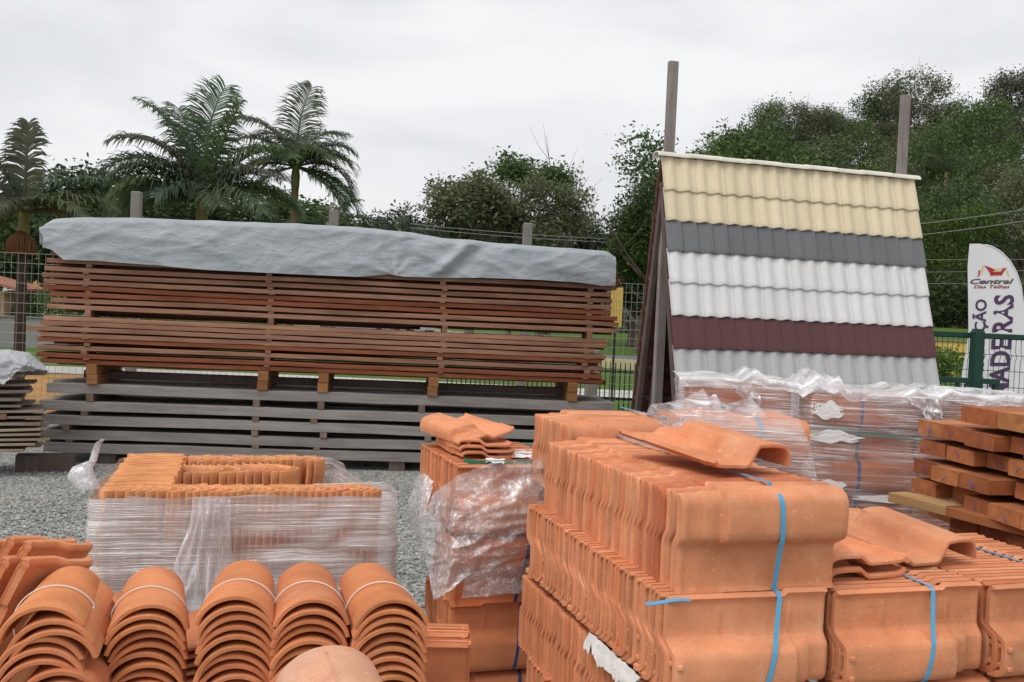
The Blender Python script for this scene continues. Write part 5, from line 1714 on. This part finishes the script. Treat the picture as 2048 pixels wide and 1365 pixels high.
# ------------------------------------------------------------------ palms
M['palm_trunk_dark'] = plain('dark_palm_bark', (.05, .038, .028), .9, .3, 8, .4)
M['frond'] = leaf_mat('palm_leaflets', (.062, .082, .046), (.120, .150, .090), .42)
def frond_mesh(L, e0, droop, seed, twist=0.0, n=54, leaf=.62, wid=.018):
    rg = random.Random(seed); mb = MB()
    p = Vector((0, 0, 0)); el = e0; pts = []; tans = []; sweep = rg.uniform(-.7, .7)
    N = 24
    for i in range(N + 1):
        s = i / N
        el = e0 - droop * s ** 1.4
        sw = sweep * s ** 1.5
        d = Vector((math.cos(el) * math.cos(sw), math.cos(el) * math.sin(sw) + .35 * math.sin(sw) * abs(math.sin(el)), math.sin(el))).normalized()
        pts.append(p.copy()); tans.append(d)
        p = p + d * (L / N)
    mb.tube(pts, [.035 * (1 - .92 * i / N) + .003 for i in range(N + 1)], 6)
    for k in range(n):
        s = .14 + .86 * (k + .5) / n
        i = min(N - 1, int(s * N)); f = s * N - i
        c = pts[i].lerp(pts[i + 1], f); t_ = tans[i].lerp(tans[i + 1], f).normalized()
        side0 = Vector((0, 1, 0)); side0 = (side0 - t_ * side0.dot(t_)).normalized(); nrm = t_.cross(side0)
        if nrm.z < 0 and t_.x > 0: nrm = -nrm
        ll = leaf * (math.sin(math.pi * (.10 + .84 * s)) ** .6) * rg.uniform(.88, 1.08)
        for sg in (-1, 1):
            side = side0 * sg
            if rg.random() < .04: continue
            d = (side * (.85 + rg.gauss(0, .07)) + t_ * (.26 + .55 * s + rg.gauss(0, .08)) + nrm * (.30 + twist * sg + rg.gauss(0, .10))).normalized()
            sag = rg.uniform(.35, .95)
            q0 = c; q1 = c + d * ll * .36; d2 = (d + Vector((0, 0, -sag * .7))).normalized(); q2 = q1 + d2 * ll * .36
            d3 = (d2 + Vector((0, 0, -sag * 1.1))).normalized(); q3 = q2 + d3 * ll * .30
            wv = t_ * wid
            mb.add([q0 - wv * .6, q0 + wv * .6, q1 + wv, q1 - wv, q2 + wv * .8, q2 - wv * .8, q3], [(0, 1, 2, 3), (3, 2, 4, 5), (5, 4, 6)], False)
    me = mb.mesh('frond'); me.materials.append(M['frond']); return me

def palm(label, px_c, py_c, D, fronds, trunk_base=None, r=.10, fruit=None, tint=(1, 1, 1), leaf=.62, n=54, lean=(0, 0)):
    c = P(px_c, py_c, D)
    g = Vector((c.x + lean[0], c.y + lean[1], gz(c.x, c.y)))
    t = thing('palm_tree', label, 'palm tree', Matrix.Translation(g))
    h = c.z - g.z; off = Vector((c.x - g.x, c.y - g.y, 0))
    mb = MB(); pts = [Vector((0, 0, -.2))] + [off * (s ** 1.3) + Vector((0, 0, (h - .55) * s)) for s in [.1 * k for k in range(1, 11)]]
    mb.tube(pts, [r * 1.4] + [r * (1.12 - .2 * s / 10) for s in range(10)], 10)
    mb.build('trunk', M['palm_trunk_dark' if fruit else 'palm_trunk'], t)
    mb = MB(); mb.tube([off + Vector((0, 0, h - .6)), off + Vector((0, 0, h - .3)), off + Vector((0, 0, h)), off + Vector((0, 0, h + .15))], [r * 1.05, r * 1.15, r * .8, r * .4], 10)
    mb.build('crownshaft', M['crownshaft'], t)
    for k, (az, e0, dr, L) in enumerate(fronds):
        me = frond_mesh(L, rad(e0), rad(dr), k + int(px_c), .1 * math.sin(k * 2.1), n, leaf)
        o = obj('frond', me, None, t)
        o.matrix_local = Matrix.Translation(off + Vector((0, 0, h - .05))) @ Matrix.Rotation(rad(az), 4, 'Z')
        o.color = (*[x * R.uniform(.8, 1.15) for x in tint], 1)
    if fruit:
        mb = MB(); rg2 = random.Random(9)
        f0 = off + Vector((0, -.05, h - fruit))
        for k in range(650):
            a = rg2.uniform(0, 6.28); q = rg2.random() ** .5
            zt_ = .17 * math.sqrt(max(0, 1 - q * q))
            rr = .205 * q
            mb.tube([f0 + Vector((math.cos(a) * rr * .5, math.sin(a) * rr * .5, zt_ + .02)), f0 + Vector((math.cos(a) * rr * .95, math.sin(a) * rr * .95, zt_ * .7)), f0 + Vector((math.cos(a) * rr, math.sin(a) * rr, -.12 - .05 * rg2.random()))], [.003, .0045, .003], 4)
        mb.build('fruit_bunch', M['fruit'], t)
    return t
# azimuth 0 = to the right in the picture, 90 = away, 180 = left, 270 = towards the lens
palm('palm at the left with one upright frond and an orange fruit bunch on its trunk', 48, 418, 14.5,
     [(95, 89, 10, 1.32), (185, 68, 55, 1.5), (160, 50, 80, 1.5), (10, 48, 60, 1.30), (355, 30, 60, 1.35), (330, 25, 75, 1.3), (215, 30, 70, 1.4), (180, 18, 60, 1.5), (80, 60, 70, 1.3), (110, 40, 70, 1.4), (20, 10, 55, 1.3), (150, 20, 80, 1.4), (280, 20, 60, 1.0)], None, .075, .50, (1.1, 1.15, 1.1), .42, 56)
palm('biggest palm with drooping fronds behind the tarpaulin, its trunk yellowish', 405, 402, 21,
     [(110, 86, 25, 2.75), (175, 78, 55, 2.6), (195, 70, 95, 2.4), (182, 58, 112, 2.45), (170, 46, 95, 2.1), (10, 76, 14, 2.2), (15, 62, 60, 2.1), (350, 46, 80, 2.1), (5, 34, 88, 2.2), (330, 24, 80, 2.0), (205, 30, 80, 2.0), (178, 18, 70, 2.2), (150, 30, 80, 2.2), (30, 30, 80, 2.2), (90, 55, 80, 2.0), (120, 60, 70, 2.2), (60, 40, 80, 2.0), (185, 5, 55, 2.0), (250, 30, 80, 1.4), (300, 30, 90, 1.4), (140, 76, 40, 2.5), (215, 50, 90, 2.0)], None, .11, None, (1.15, 1.22, 1.1), .86, 84)
palm('slim palm standing clear against the sky to the right of the biggest one', 592, 330, 26,
     [(100, 86, 25, 2.3), (170, 66, 70, 2.0), (182, 48, 82, 2.2), (195, 34, 70, 1.7), (10, 55, 95, 1.7), (2, 38, 100, 1.75), (352, 18, 120, 2.0), (358, -8, 72, 2.2), (340, -20, 60, 2.0), (330, 36, 85, 1.6), (200, 8, 60, 1.7), (185, -15, 60, 1.6), (90, 50, 90, 1.7), (60, 66, 80, 2.0), (130, 62, 80, 2.0), (270, 40, 90, 1.1), (230, 20, 80, 1.4), (30, -10, 50, 1.8)], None, .10, None, (1.15, 1.22, 1.18), .80, 64)
palm('low palm whose frond tips show between slim palm and broad trees', 655, 455, 30,
     [(20, 70, 70, 1.5), (180, 60, 80, 1.6), (0, 40, 70, 1.5), (160, 35, 70, 1.5), (200, 20, 60, 1.6), (340, 20, 60, 1.5), (90, 60, 60, 1.4)], None, .1, None, (.8, .9, .7), .5, 34)
palm('far small palm with one upright frond left of the broad trees', 800, 466, 38,
     [(20, 82, 20, 1.25), (180, 50, 100, 1.3), (170, 30, 80, 1.3), (350, 30, 70, 1.2), (200, 20, 60, 1.3), (90, 60, 60, 1.2)], None, .09, None, (.7, .8, .7), .4, 30)
palm('dark palm low behind the fence at the far left', -20, 455, 17,
     [(20, 60, 80, 1.6), (0, 40, 80, 1.7), (340, 25, 70, 1.7), (180, 60, 80, 1.6), (60, 50, 70, 1.6), (320, 50, 80, 1.5)], None, .09, None, (.6, .8, .5), .4, 40)
p = P(1895, 640, 88)
palm('palm among the hillside trees right of the display', 1893, 345, 80,
     [(k * 40, 45 + 20 * (k % 2), 70, 3.0) for k in range(9)], None, .15, None, (.9, 1, .85), .9, 30)

# ------------------------------------------------------------------ fences, posts, walls
def wire_fence(name, label, a, b, h0, h1, nv, nh, rw, mat, z_of=None, posts=0, post=None, vfold=False, group=None, cat='fence'):
    t = thing(name, label, cat, Matrix.Translation(a), group)
    d = b - a
    mb = MB()
    for k in range(nv + 1):
        p = d * (k / nv)
        if vfold:
            pts = [Vector((p.x, p.y, h0))]
            for zf in (.12, .5, .88):
                zc = h0 + (h1 - h0) * zf
                pts += [Vector((p.x, p.y, zc - .05)), Vector((p.x, p.y - .035, zc)), Vector((p.x, p.y, zc + .05))]
            pts.append(Vector((p.x, p.y, h1)))
            mb.tube(pts, rw, 4, smooth=False)
        else:
            mb.tube([Vector((p.x, p.y, h0)), Vector((p.x, p.y, h1))], rw, 4, smooth=False)
    for k in range(nh + 1):
        z = h0 + (h1 - h0) * k / nh
        mb.tube([Vector((0, 0, z)), Vector((d.x, d.y, z))], rw, 4, smooth=False)
    mb.build('wire_mesh', M[mat], t)
    return t
# long wire fence behind the plank pile
fa = P(-160, 640, 13.2); fa.z = 0; fb = P(1330, 640, 14.6); fb.z = 0
ft = wire_fence('wire_mesh_fence', 'tall galvanised wire mesh fence running behind the long plank pile', fa, fb, .05, 2.18, 118, 16, .0028, 'wire')
def cpost(px, py_top, D, label, w_=.13):
    p = P(px, py_top, D); t = MB(); h = p.z
    t.box((0, 0, h / 2 - .15), (w_, w_, h + .3), ch=.012)
    # slanted arm at the top
    o = t.build('concrete_post', M['concrete']); o.location = (p.x, p.y, 0); o.rotation_euler[2] = .1
    return tag(o, label, 'post', 'concrete fence posts')
cpost(274, 384, 13.7, 'concrete post rising above the left half of the tarpaulin')
cpost(669, 421, 14.0, 'short-looking concrete post above the tarpaulin, beside the slim palm')
cpost(1056, 447, 14.3, 'concrete post with a chamfered head before the broad grey-green trees')
cpost(1186, 700, 14.45, 'concrete post low behind the right end of the long pile, beside the black pickets', .16)
cpost(-130, 380, 13.4, 'concrete post beyond the left edge of the picture')
# black picket fence
pa = P(900, 640, 16.6); pa.z = 0; pb = P(1345, 640, 16.0); pb.z = 0
t = thing('picket_fence', 'low black metal picket fence on the grass left of the tile display', 'fence', Matrix.Translation(pa))
d = pb - pa; mb = MB(); n = int(d.length / .078)
zt_ = P(1230, 727, 16.2).z
for k in range(n + 1):
    q = d * (k / n); mb.box((q.x, q.y, zt_ / 2), (.018, .018, zt_))
    mb.add([(q.x - .009, q.y - .009, zt_ + .001), (q.x + .009, q.y - .009, zt_ + .001), (q.x + .009, q.y + .009, zt_ + .001), (q.x - .009, q.y + .009, zt_ + .001), (q.x, q.y, zt_ + .03)], [(0, 1, 4), (1, 2, 4), (2, 3, 4), (3, 0, 4)])
mb.build('pickets', M['dark_metal'], t)
an = math.atan2(d.y, d.x)
for z in (.12, zt_ - .13):
    mb = MB(); mb.box((d.length / 2, -.02, z), (d.length, .014, .03)); o = mb.build('rail', M['dark_metal'], t); o.rotation_euler[2] = an
# far mesh fence on the bank
fa = P(1180, 640, 44); fb = P(1420, 640, 46); fa.z = gz(fa.x, fa.y); fb.z = fa.z
wire_fence('bar_fence', 'grey bar fence on the grass bank beyond the road, left of the display', fa, fb, .1, 1.75, 44, 4, .012, 'wire')
# yellow sign of upright slats
p = P(1231, 655, 15.5)
t = thing('slat_sign', 'yellow board of upright pointed slats on a thin black post', 'sign', Matrix.Translation((p.x, p.y, p.z)) @ Matrix.Rotation(.15, 4, 'Z'))
hh = P(1231, 578, 15.5).z - p.z
for k in range(4):
    mb = MB(); x = -.072 + k * .048
    mb.box((x, 0, hh / 2), (.044, .02, hh), ch=.002)
    mb.add([(x - .022, -.010, hh + .001), (x + .022, -.010, hh + .001), (x + .022, .010, hh + .001), (x - .022, .010, hh + .001), (x, 0, hh + .03)], [(0, 1, 4), (1, 2, 4), (2, 3, 4), (3, 0, 4)])
    mb.build('slat', M['yellow'], t)
mb = MB(); mb.box((0, .03, -p.z / 2 + .1), (.03, .03, p.z + .2)); mb.build('post', M['dark_metal'], t)

# grey wall at the left, small house, car, sign boards
a = P(-200, 700, 29); b = P(560, 690, 30.5)
d = b - a; th = math.atan2(d.y, d.x); Lw = math.hypot(d.x, d.y)
hw = P(40, 636, 29.2).z - P(40, 700, 29.2).z
t = thing('retaining_wall', 'stained grey rendered wall on the grass behind the fence at the left', 'wall', fr((a.x, a.y, P(40, 700, 29.2).z), th))
mb = MB(); mb.box((Lw / 2, 0, hw / 2 - .3), (Lw, .2, hw + .6)); mb.build('wall_face', M['wall'], t)
mb = MB(); mb.box((Lw / 2, 0, hw + .022), (Lw + .05, .27, .04)); mb.build('coping', M['concrete'], t)
# house
p = P(-25, 636, 33)
t = thing('small_house', 'corner of a small house with tiled roof above the grey wall at the far left', 'house', fr((p.x, p.y, p.z - .6), .12))
mb = MB(); mb.box((-1.0, 1.5, .75), (3.0, 3.0, 1.5)); mb.build('wall', M['house_wall'], t)
mb = MB()
for (x, y0, y1, z0_, z1_) in ((0, 0, 0, 0, 0),):
    v = [(-2.8, -.35, 2.1), (1.0, -.35, 1.22), (1.0, 3.3, 1.22), (-2.8, 3.3, 2.1), (-2.8, -.35, 2.02), (1.0, -.35, 1.14), (1.0, 3.3, 1.14), (-2.8, 3.3, 2.02)]
    mb.add([(a_, b_, c_ - .02 + .42 ) for a_, b_, c_ in v], [(0, 1, 2, 3), (7, 6, 5, 4), (0, 4, 5, 1), (1, 5, 6, 2), (2, 6, 7, 3), (3, 7, 4, 0)])
mb.build('roof', M['roof_red'], t)
mb = MB(); mb.box((.05, -.02, .7), (.5, .05, .9)); wn = mb.build('window', M['glass_dark'], t)
mb = MB()
for q in ((-.22, .7, .05, 1.0), (.32, .7, .05, 1.0), (.05, 1.18, .6, .05), (.05, .22, .6, .05)): mb.box((q[0], -.035, q[1]), (q[2], .06, q[3]))
mb.build('frame', M['concrete'], wn)

def car(label, Mw):
    t = thing('parked_car', label, 'car', Mw, None)
    mb = MB()
    prof = [(-2.0, .35), (-2.05, .65), (-1.95, .88), (-1.2, .95), (1.1, .92), (1.85, .80), (2.05, .6), (2.0, .35)]
    def ext(pr, w_, M_=None):
        n = len(pr); vs = [(x, -w_, z) for x, z in pr] + [(x, w_, z) for x, z in pr]
        mb.add(vs, [tuple(range(n)), tuple(reversed(range(n, 2 * n)))] + [(i, i + n, (i + 1) % n + n, (i + 1) % n) for i in range(n)])
    ext(prof, .82)
    ext([(-1.5, .95), (-1.0, 1.42), (.3, 1.44), (1.0, .93)], .70)
    mb.build('body', M['car_white'], t)
    mb = MB()
    for sg in (-1, 1):
        mb.add([(-1.3, sg * .705, 1.0), (-.95, sg * .705, 1.36), (.26, sg * .705, 1.38), (.8, sg * .705, .98)], [(0, 1, 2, 3)])
    mb.add([(.40, -.66, 1.40), (.40, .66, 1.40), (.99, .66, .98), (.99, -.66, .98)], [(0, 1, 2, 3)], M=Matrix.Translation((.02, 0, .01)))
    mb.build('windows', M['glass_dark'], t)
    for x in (-1.25, 1.25):
        for y in (-.76, .76):
            mb = MB(); mb.tube([(x, y - .09, .31), (x, y + .09, .31)], .31, 16, smooth=False); wh = mb.build('wheel', M['rubber'], t)
            mb = MB(); mb.tube([(x, y - .095, .31), (x, y + .095, .31)], .19, 12, smooth=False); mb.build('rim', M['wire'], wh)
    return t
def road_at(px, D):
    best = min(cl, key=lambda q: abs((q - EYE).dot(FWD) - D)); i = cl.index(best)
    dd = cl[min(i + 1, len(cl) - 1)] - cl[max(0, i - 1)]
    return best, math.atan2(dd.y, dd.x)
c_, a_ = road_at(0, 44); n_ = Vector((-math.sin(a_), math.cos(a_), 0))
car('white car on the road, only its roof showing through the gap in the long pile', fr(c_ + n_ * 1.5 + Vector((0, 0, .06)), a_))
c_, a_ = road_at(0, 73)
car('small white car far off on the road at the left, beside the palm trunk', fr(c_ + n_ * -1.5 + Vector((0, 0, .06)), a_))
p = P(119, 634, 40)
car('white car parked above the grey wall at the left end of the long pile', fr((p.x + 1.0, p.y, p.z - .75), 2.9))
# white and yellow signboard and a market umbrella far left
p = P(70, 575, 70)
t = thing('sign_board', 'small pale signboard with red marks beside the far road', 'sign', Matrix.Translation(p))
mb = MB(); mb.box((0, 0, .35), (.50, .06, .95)); mb.build('board', M['ink_yellow'], t)
mb = MB(); 
for k in range(3): mb.box((-.14 + k * .14, -.036, .45 - .04 * k), (.05, .01, .45))
mb.build('red_marks', M['ink_red'], t)
mb = MB(); mb.box((0, .02, -.9), (.07, .07, 1.55)); mb.build('post', M['dark_metal'], t)
p = P(-3, 570, 70)
t = thing('white_parasol', 'white parasol at the far left edge by the road', 'parasol', Matrix.Translation(p))
mb = MB(); mb.grid([[Vector((r_ * math.cos(2 * math.pi * k / 16), r_ * math.sin(2 * math.pi * k / 16), z_)) for k in range(16)] for r_, z_ in ((.02, .72), (.5, .6), (.9, .3), (1.1, -.35))], True, closed=True); mb.build('canopy', M['banner'], t)
mb = MB(); mb.tube([(0, 0, .7), (0, 0, -1.6)], .03, 6); mb.build('pole', M['dark_metal'], t)
p = P(52, 583, 82)
t = thing('roadside_kiosk', 'dark roadside kiosk with a white-edged roof beyond the far road', 'kiosk', Matrix.Translation((p.x, p.y, p.z - .4)))
mb = MB(); mb.box((0, .8, .7), (2.4, 1.4, 1.6)); mb.build('wall', M['roof_red'], t)
mb = MB(); mb.add([(-1.5, -.2, 1.45), (1.5, -.2, 1.75), (1.5, 1.8, 1.75), (-1.5, 1.8, 1.45), (-1.5, -.2, 1.55), (1.5, -.2, 1.85), (1.5, 1.8, 1.85), (-1.5, 1.8, 1.55)], [(3, 2, 1, 0), (4, 5, 6, 7), (0, 1, 5, 4), (1, 2, 6, 5), (2, 3, 7, 6), (3, 0, 4, 7)]); mb.build('roof', M['concrete'], t)

# yellow wall far right
a = P(1868, 735, 24); b = P(2240, 765, 22)
d = b - a; th = math.atan2(d.y, d.x); Lw = math.hypot(d.x, d.y); hy = P(1868, 682, 24).z - a.z
t = thing('yellow_wall', 'low yellow wall behind the green fence at the right', 'wall', fr((a.x, a.y, a.z), th))
mb = MB(); mb.box((Lw / 2, 0, hy / 2 - .5), (Lw, .15, hy + 1.0)); mb.build('wall_face', M['yellow'], t)
mb = MB(); mb.box((Lw / 2, 0, hy + .02), (Lw + .04, .22, .036)); mb.build('coping', M['concrete'], t)

# green mesh fence and gate
ga = P(1835, 668, 11.0); gb = P(2120, 668, 10.6)
zf = P(1950, 671, 10.8).z
ga.z = 0; gb.z = 0
t = wire_fence('mesh_fence', 'dark green welded mesh fence at the right with a heavy top rail', ga, gb, .08, zf - .03, 27, 9, .0034, 'green_metal', vfold=True)
d = gb - ga; an = math.atan2(d.y, d.x)
mb = MB(); mb.box((d.length / 2, 0, zf), (d.length + .1, .05, .055), ch=.005); o = mb.build('top_rail', M['green_metal'], t); o.rotation_euler[2] = an
pp = P(1951, 668, 10.72); 
mb = MB(); mb.box((0, 0, (zf + .05) / 2), (.115, .115, zf + .05), ch=.01); mb.box((0, 0, zf + .06), (.09, .09, .02), ch=.004)
o = mb.build('post', M['green_metal'], t); o.location = Vector((pp.x, pp.y - .05, 0)) - ga
g2 = thing('low_gate', 'low dark green gate frame in front of the mesh fence at the right', 'gate', Matrix.Translation((P(1862, 760, 10.2).x, P(1862, 760, 10.2).y, 0)))
o0 = P(1862, 760, 10.2); zg = P(1900, 760, 10.2).z
for (x0, x1) in ((1862, 1938), (1962, 1999)):
    a_ = P(x0, 760, 10.2); b_ = P(x1, 760, 10.2)
    mb = MB(); mb.box(((a_.x + b_.x) / 2 - o0.x, 0, zg), (b_.x - a_.x, .04, .055), ch=.004); mb.build('rail', M['green_metal'], g2)
for px in (1916, 1934, 1993):
    a_ = P(px, 760, 10.2); mb = MB(); mb.box((a_.x - o0.x, .003, zg / 2 - .02), (.045, .034, zg - .02), ch=.004); mb.build('upright', M['green_metal'], g2)
mb = MB()
xa, xb = 0, P(1999, 760, 10.2).x - o0.x
for k in range(14):
    x = xa + (xb - xa) * k / 13; mb.tube([(x, .02, .05), (x, .02, zg)], .003, 4, smooth=False)
for k in range(6): mb.tube([(xa, .02, .1 + k * zg / 6), (xb, .02, .1 + k * zg / 6)], .003, 4, smooth=False)
mb.build('wire_mesh', M['green_metal'], g2)

# ------------------------------------------------------------------ feather banner
DB = 12.0
b0 = P(1938, 668, DB)
kx = DB / F
bt = thing('feather_banner', 'white feather-shaped advertising banner with a red-roofed house emblem and purple lettering', 'banner', Matrix((
    (RIGHT.x, FWD.x, 0, b0.x), (RIGHT.y, FWD.y, 0, b0.y), (0, 0, 1, b0.z), (0, 0, 0, 1))))
def bl(px, py):     # photo pixel to banner plane (roll removed)
    dx, dy = px - 1938, py - 668
    return (dx * math.cos(ROLL) + dy * math.sin(ROLL)) * kx, (-dy * math.cos(ROLL) + dx * math.sin(ROLL)) * kx
left = [(1938, 488), (1935, 530), (1936, 600), (1937, 665), (1932, 700), (1925, 740), (1918, 790), (1912, 850)]
right = [(2050, 850), (2047, 790), (2049, 720), (2049, 660), (2046, 610), (2040, 572), (2030, 545), (2016, 522), (1998, 504), (1978, 493), (1956, 488)]
def span(py):
    def at(l):
        l = sorted(l, key=lambda q: q[1])
        if py <= l[0][1]: return l[0][0]
        for a_, b_ in zip(l, l[1:]):
            if py <= b_[1]: return a_[0] + (b_[0] - a_[0]) * (py - a_[1]) / max(1e-6, b_[1] - a_[1])
        return l[-1][0]
    return at(left), at(right)
def bw(x, z): return .012 * math.sin(x * 9 + z * 2) + .01 * nz(x * 4, z * 2)
rows = []
for i in range(50):
    py = 488.2 + (850 - 488.2) * (i / 49) ** 1.3
    l_, r_ = span(py)
    if i == 0: r_ = 1958
    row = []
    for j in range(16):
        x, z = bl(l_ + (r_ - l_) * j / 15, py); row.append(Vector((x, bw(x, z), z)))
    rows.append(row)
mb = MB(); mb.grid(rows, True, flip=True); mb.grid([[p + Vector((0, .003, 0)) for p in r] for r in rows], True)
mb.build('cloth', M['banner'], bt)
mb = MB(); mb.tube([rows[i][-1] + Vector((.006, 0, 0)) for i in range(1, 50)], .009, 6)
x, z = bl(2050, 850); mb.tube([Vector((x, 0, z)), Vector((x + .02, 0, -b0.z))], .014, 8)
mb.build('pole', M['banner'], bt)
def lettering(txt, name, px, py, hpx, wpx, mat, vertical=False, shear=0.0, bold=.0, skew=0.0):
    cu = bpy.data.curves.new(name, 'FONT'); cu.body = txt; cu.size = 1; cu.offset = bold; cu.shear = shear; cu.resolution_u = 3
    o = bpy.data.objects.new('tmp_text', cu); COL.objects.link(o)
    dg = bpy.context.evaluated_depsgraph_get(); me = bpy.data.meshes.new_from_object(o.evaluated_get(dg))
    bpy.data.objects.remove(o)
    xs_ = [v.co.x for v in me.vertices]; ys_ = [v.co.y for v in me.vertices]
    x0, x1 = min(xs_), max(xs_); y0 = 0; y1 = ys_ and max(v for v in ys_)
    capy = .72
    mb = MB(); vs = []
    for v in me.vertices:
        u = (v.co.x - x0) / (x1 - x0); q = v.co.y / capy
        if vertical: X, Y = px + q * -hpx + skew * u, py - u * wpx
        else: X, Y = px + u * wpx, py - q * hpx + skew * u
        x, z = bl(X, Y); vs.append(Vector((x, bw(x, z) - .004, z)))
    mb.add(vs, [tuple(p.vertices) for p in me.polygons])
    return mb.build('lettering', M[mat], bt)
# vertical lettering: baseline on the right, reading upward
lettering('MADEIRAS', 'madeiras', 2016, 798, 38, 208, 'ink_purple', True, 0, .03, 9)
lettering('CONSTRU\u00c7\u00c3O', 'construcao', 1966, 806, 22, 207, 'ink_purple', True, 0, .025, 7)
lettering('Central', 'central', 1940, 568, 10, 86, 'ink_grey', False, .35, .03, 0)
lettering('Das Telhas', 'das_telhas', 1947, 577, 6.5, 70, 'ink_darkred', False, .3, .02, 0)
def poly(pts, mat, name, off):
    mb = MB(); vs = [Vector((bl(*p)[0], bw(*bl(*p)) - off, bl(*p)[1])) for p in pts]
    mb.add(vs, [tuple(range(len(vs)))]); return mb.build(name, M[mat], bt)
poly([(1967, 531), (1977, 545), (2000, 552), (2010, 536), (2000, 538), (1990, 541)], 'ink_red', 'house_emblem', .004)
poly([(1967, 531), (1977, 545), (1979, 552), (2000, 551), (1998, 544), (1983, 545)], 'ink_red', 'house_emblem', .006)
poly([(1965, 531), (1959, 551), (1961, 551), (1967, 534)], 'ink_yellow', 'house_emblem', .005)
poly([(2010, 536), (2016, 553), (2014, 553), (2008, 539)], 'ink_yellow', 'house_emblem', .005)
poly([(1956, 543), (1960, 540), (1958, 552), (1953, 556), (1956, 550)], 'ink_red', 'house_emblem', .005)
poly([(1986, 539), (1991, 537), (1996, 539), (1992, 544), (1988, 543)], 'ink_yellow', 'house_emblem', .008)

# ------------------------------------------------------------------ overhead cables
def cable(a, b, sag, r, label):
    mb = MB(); n = 16
    mb.tube([a.lerp(b, k / n) - Vector((0, 0, sag * 4 * (k / n) * (1 - k / n))) for k in range(n + 1)], r, 5)
    o = mb.build('overhead_cable', M['cable']); return tag(o, label, 'cable', 'overhead cables')
cable(P(1500, 470, 34), P(2250, 385, 26), .25, .013, 'upper of the two pale overhead cables before the dark hillside, right of the display')
cable(P(1500, 492, 34), P(2250, 408, 26), .25, .013, 'lower of the two pale overhead cables before the dark hillside, right of the display')
for k, (y0, y1) in enumerate(((508, 512), (538, 531), (556, 560))):
    cable(P(1500, y0, 40), P(2300, y1, 40), .2, .011, 'thin cable crossing the dark trees behind the banner')
cable(P(820, 448, 32), P(1420, 484, 34), .12, .012, 'thin cable before the broad trees, passing behind the concrete post')
cable(P(820, 456, 32), P(1420, 490, 34), .12, .012, 'thin cable just below the other one behind the concrete post')
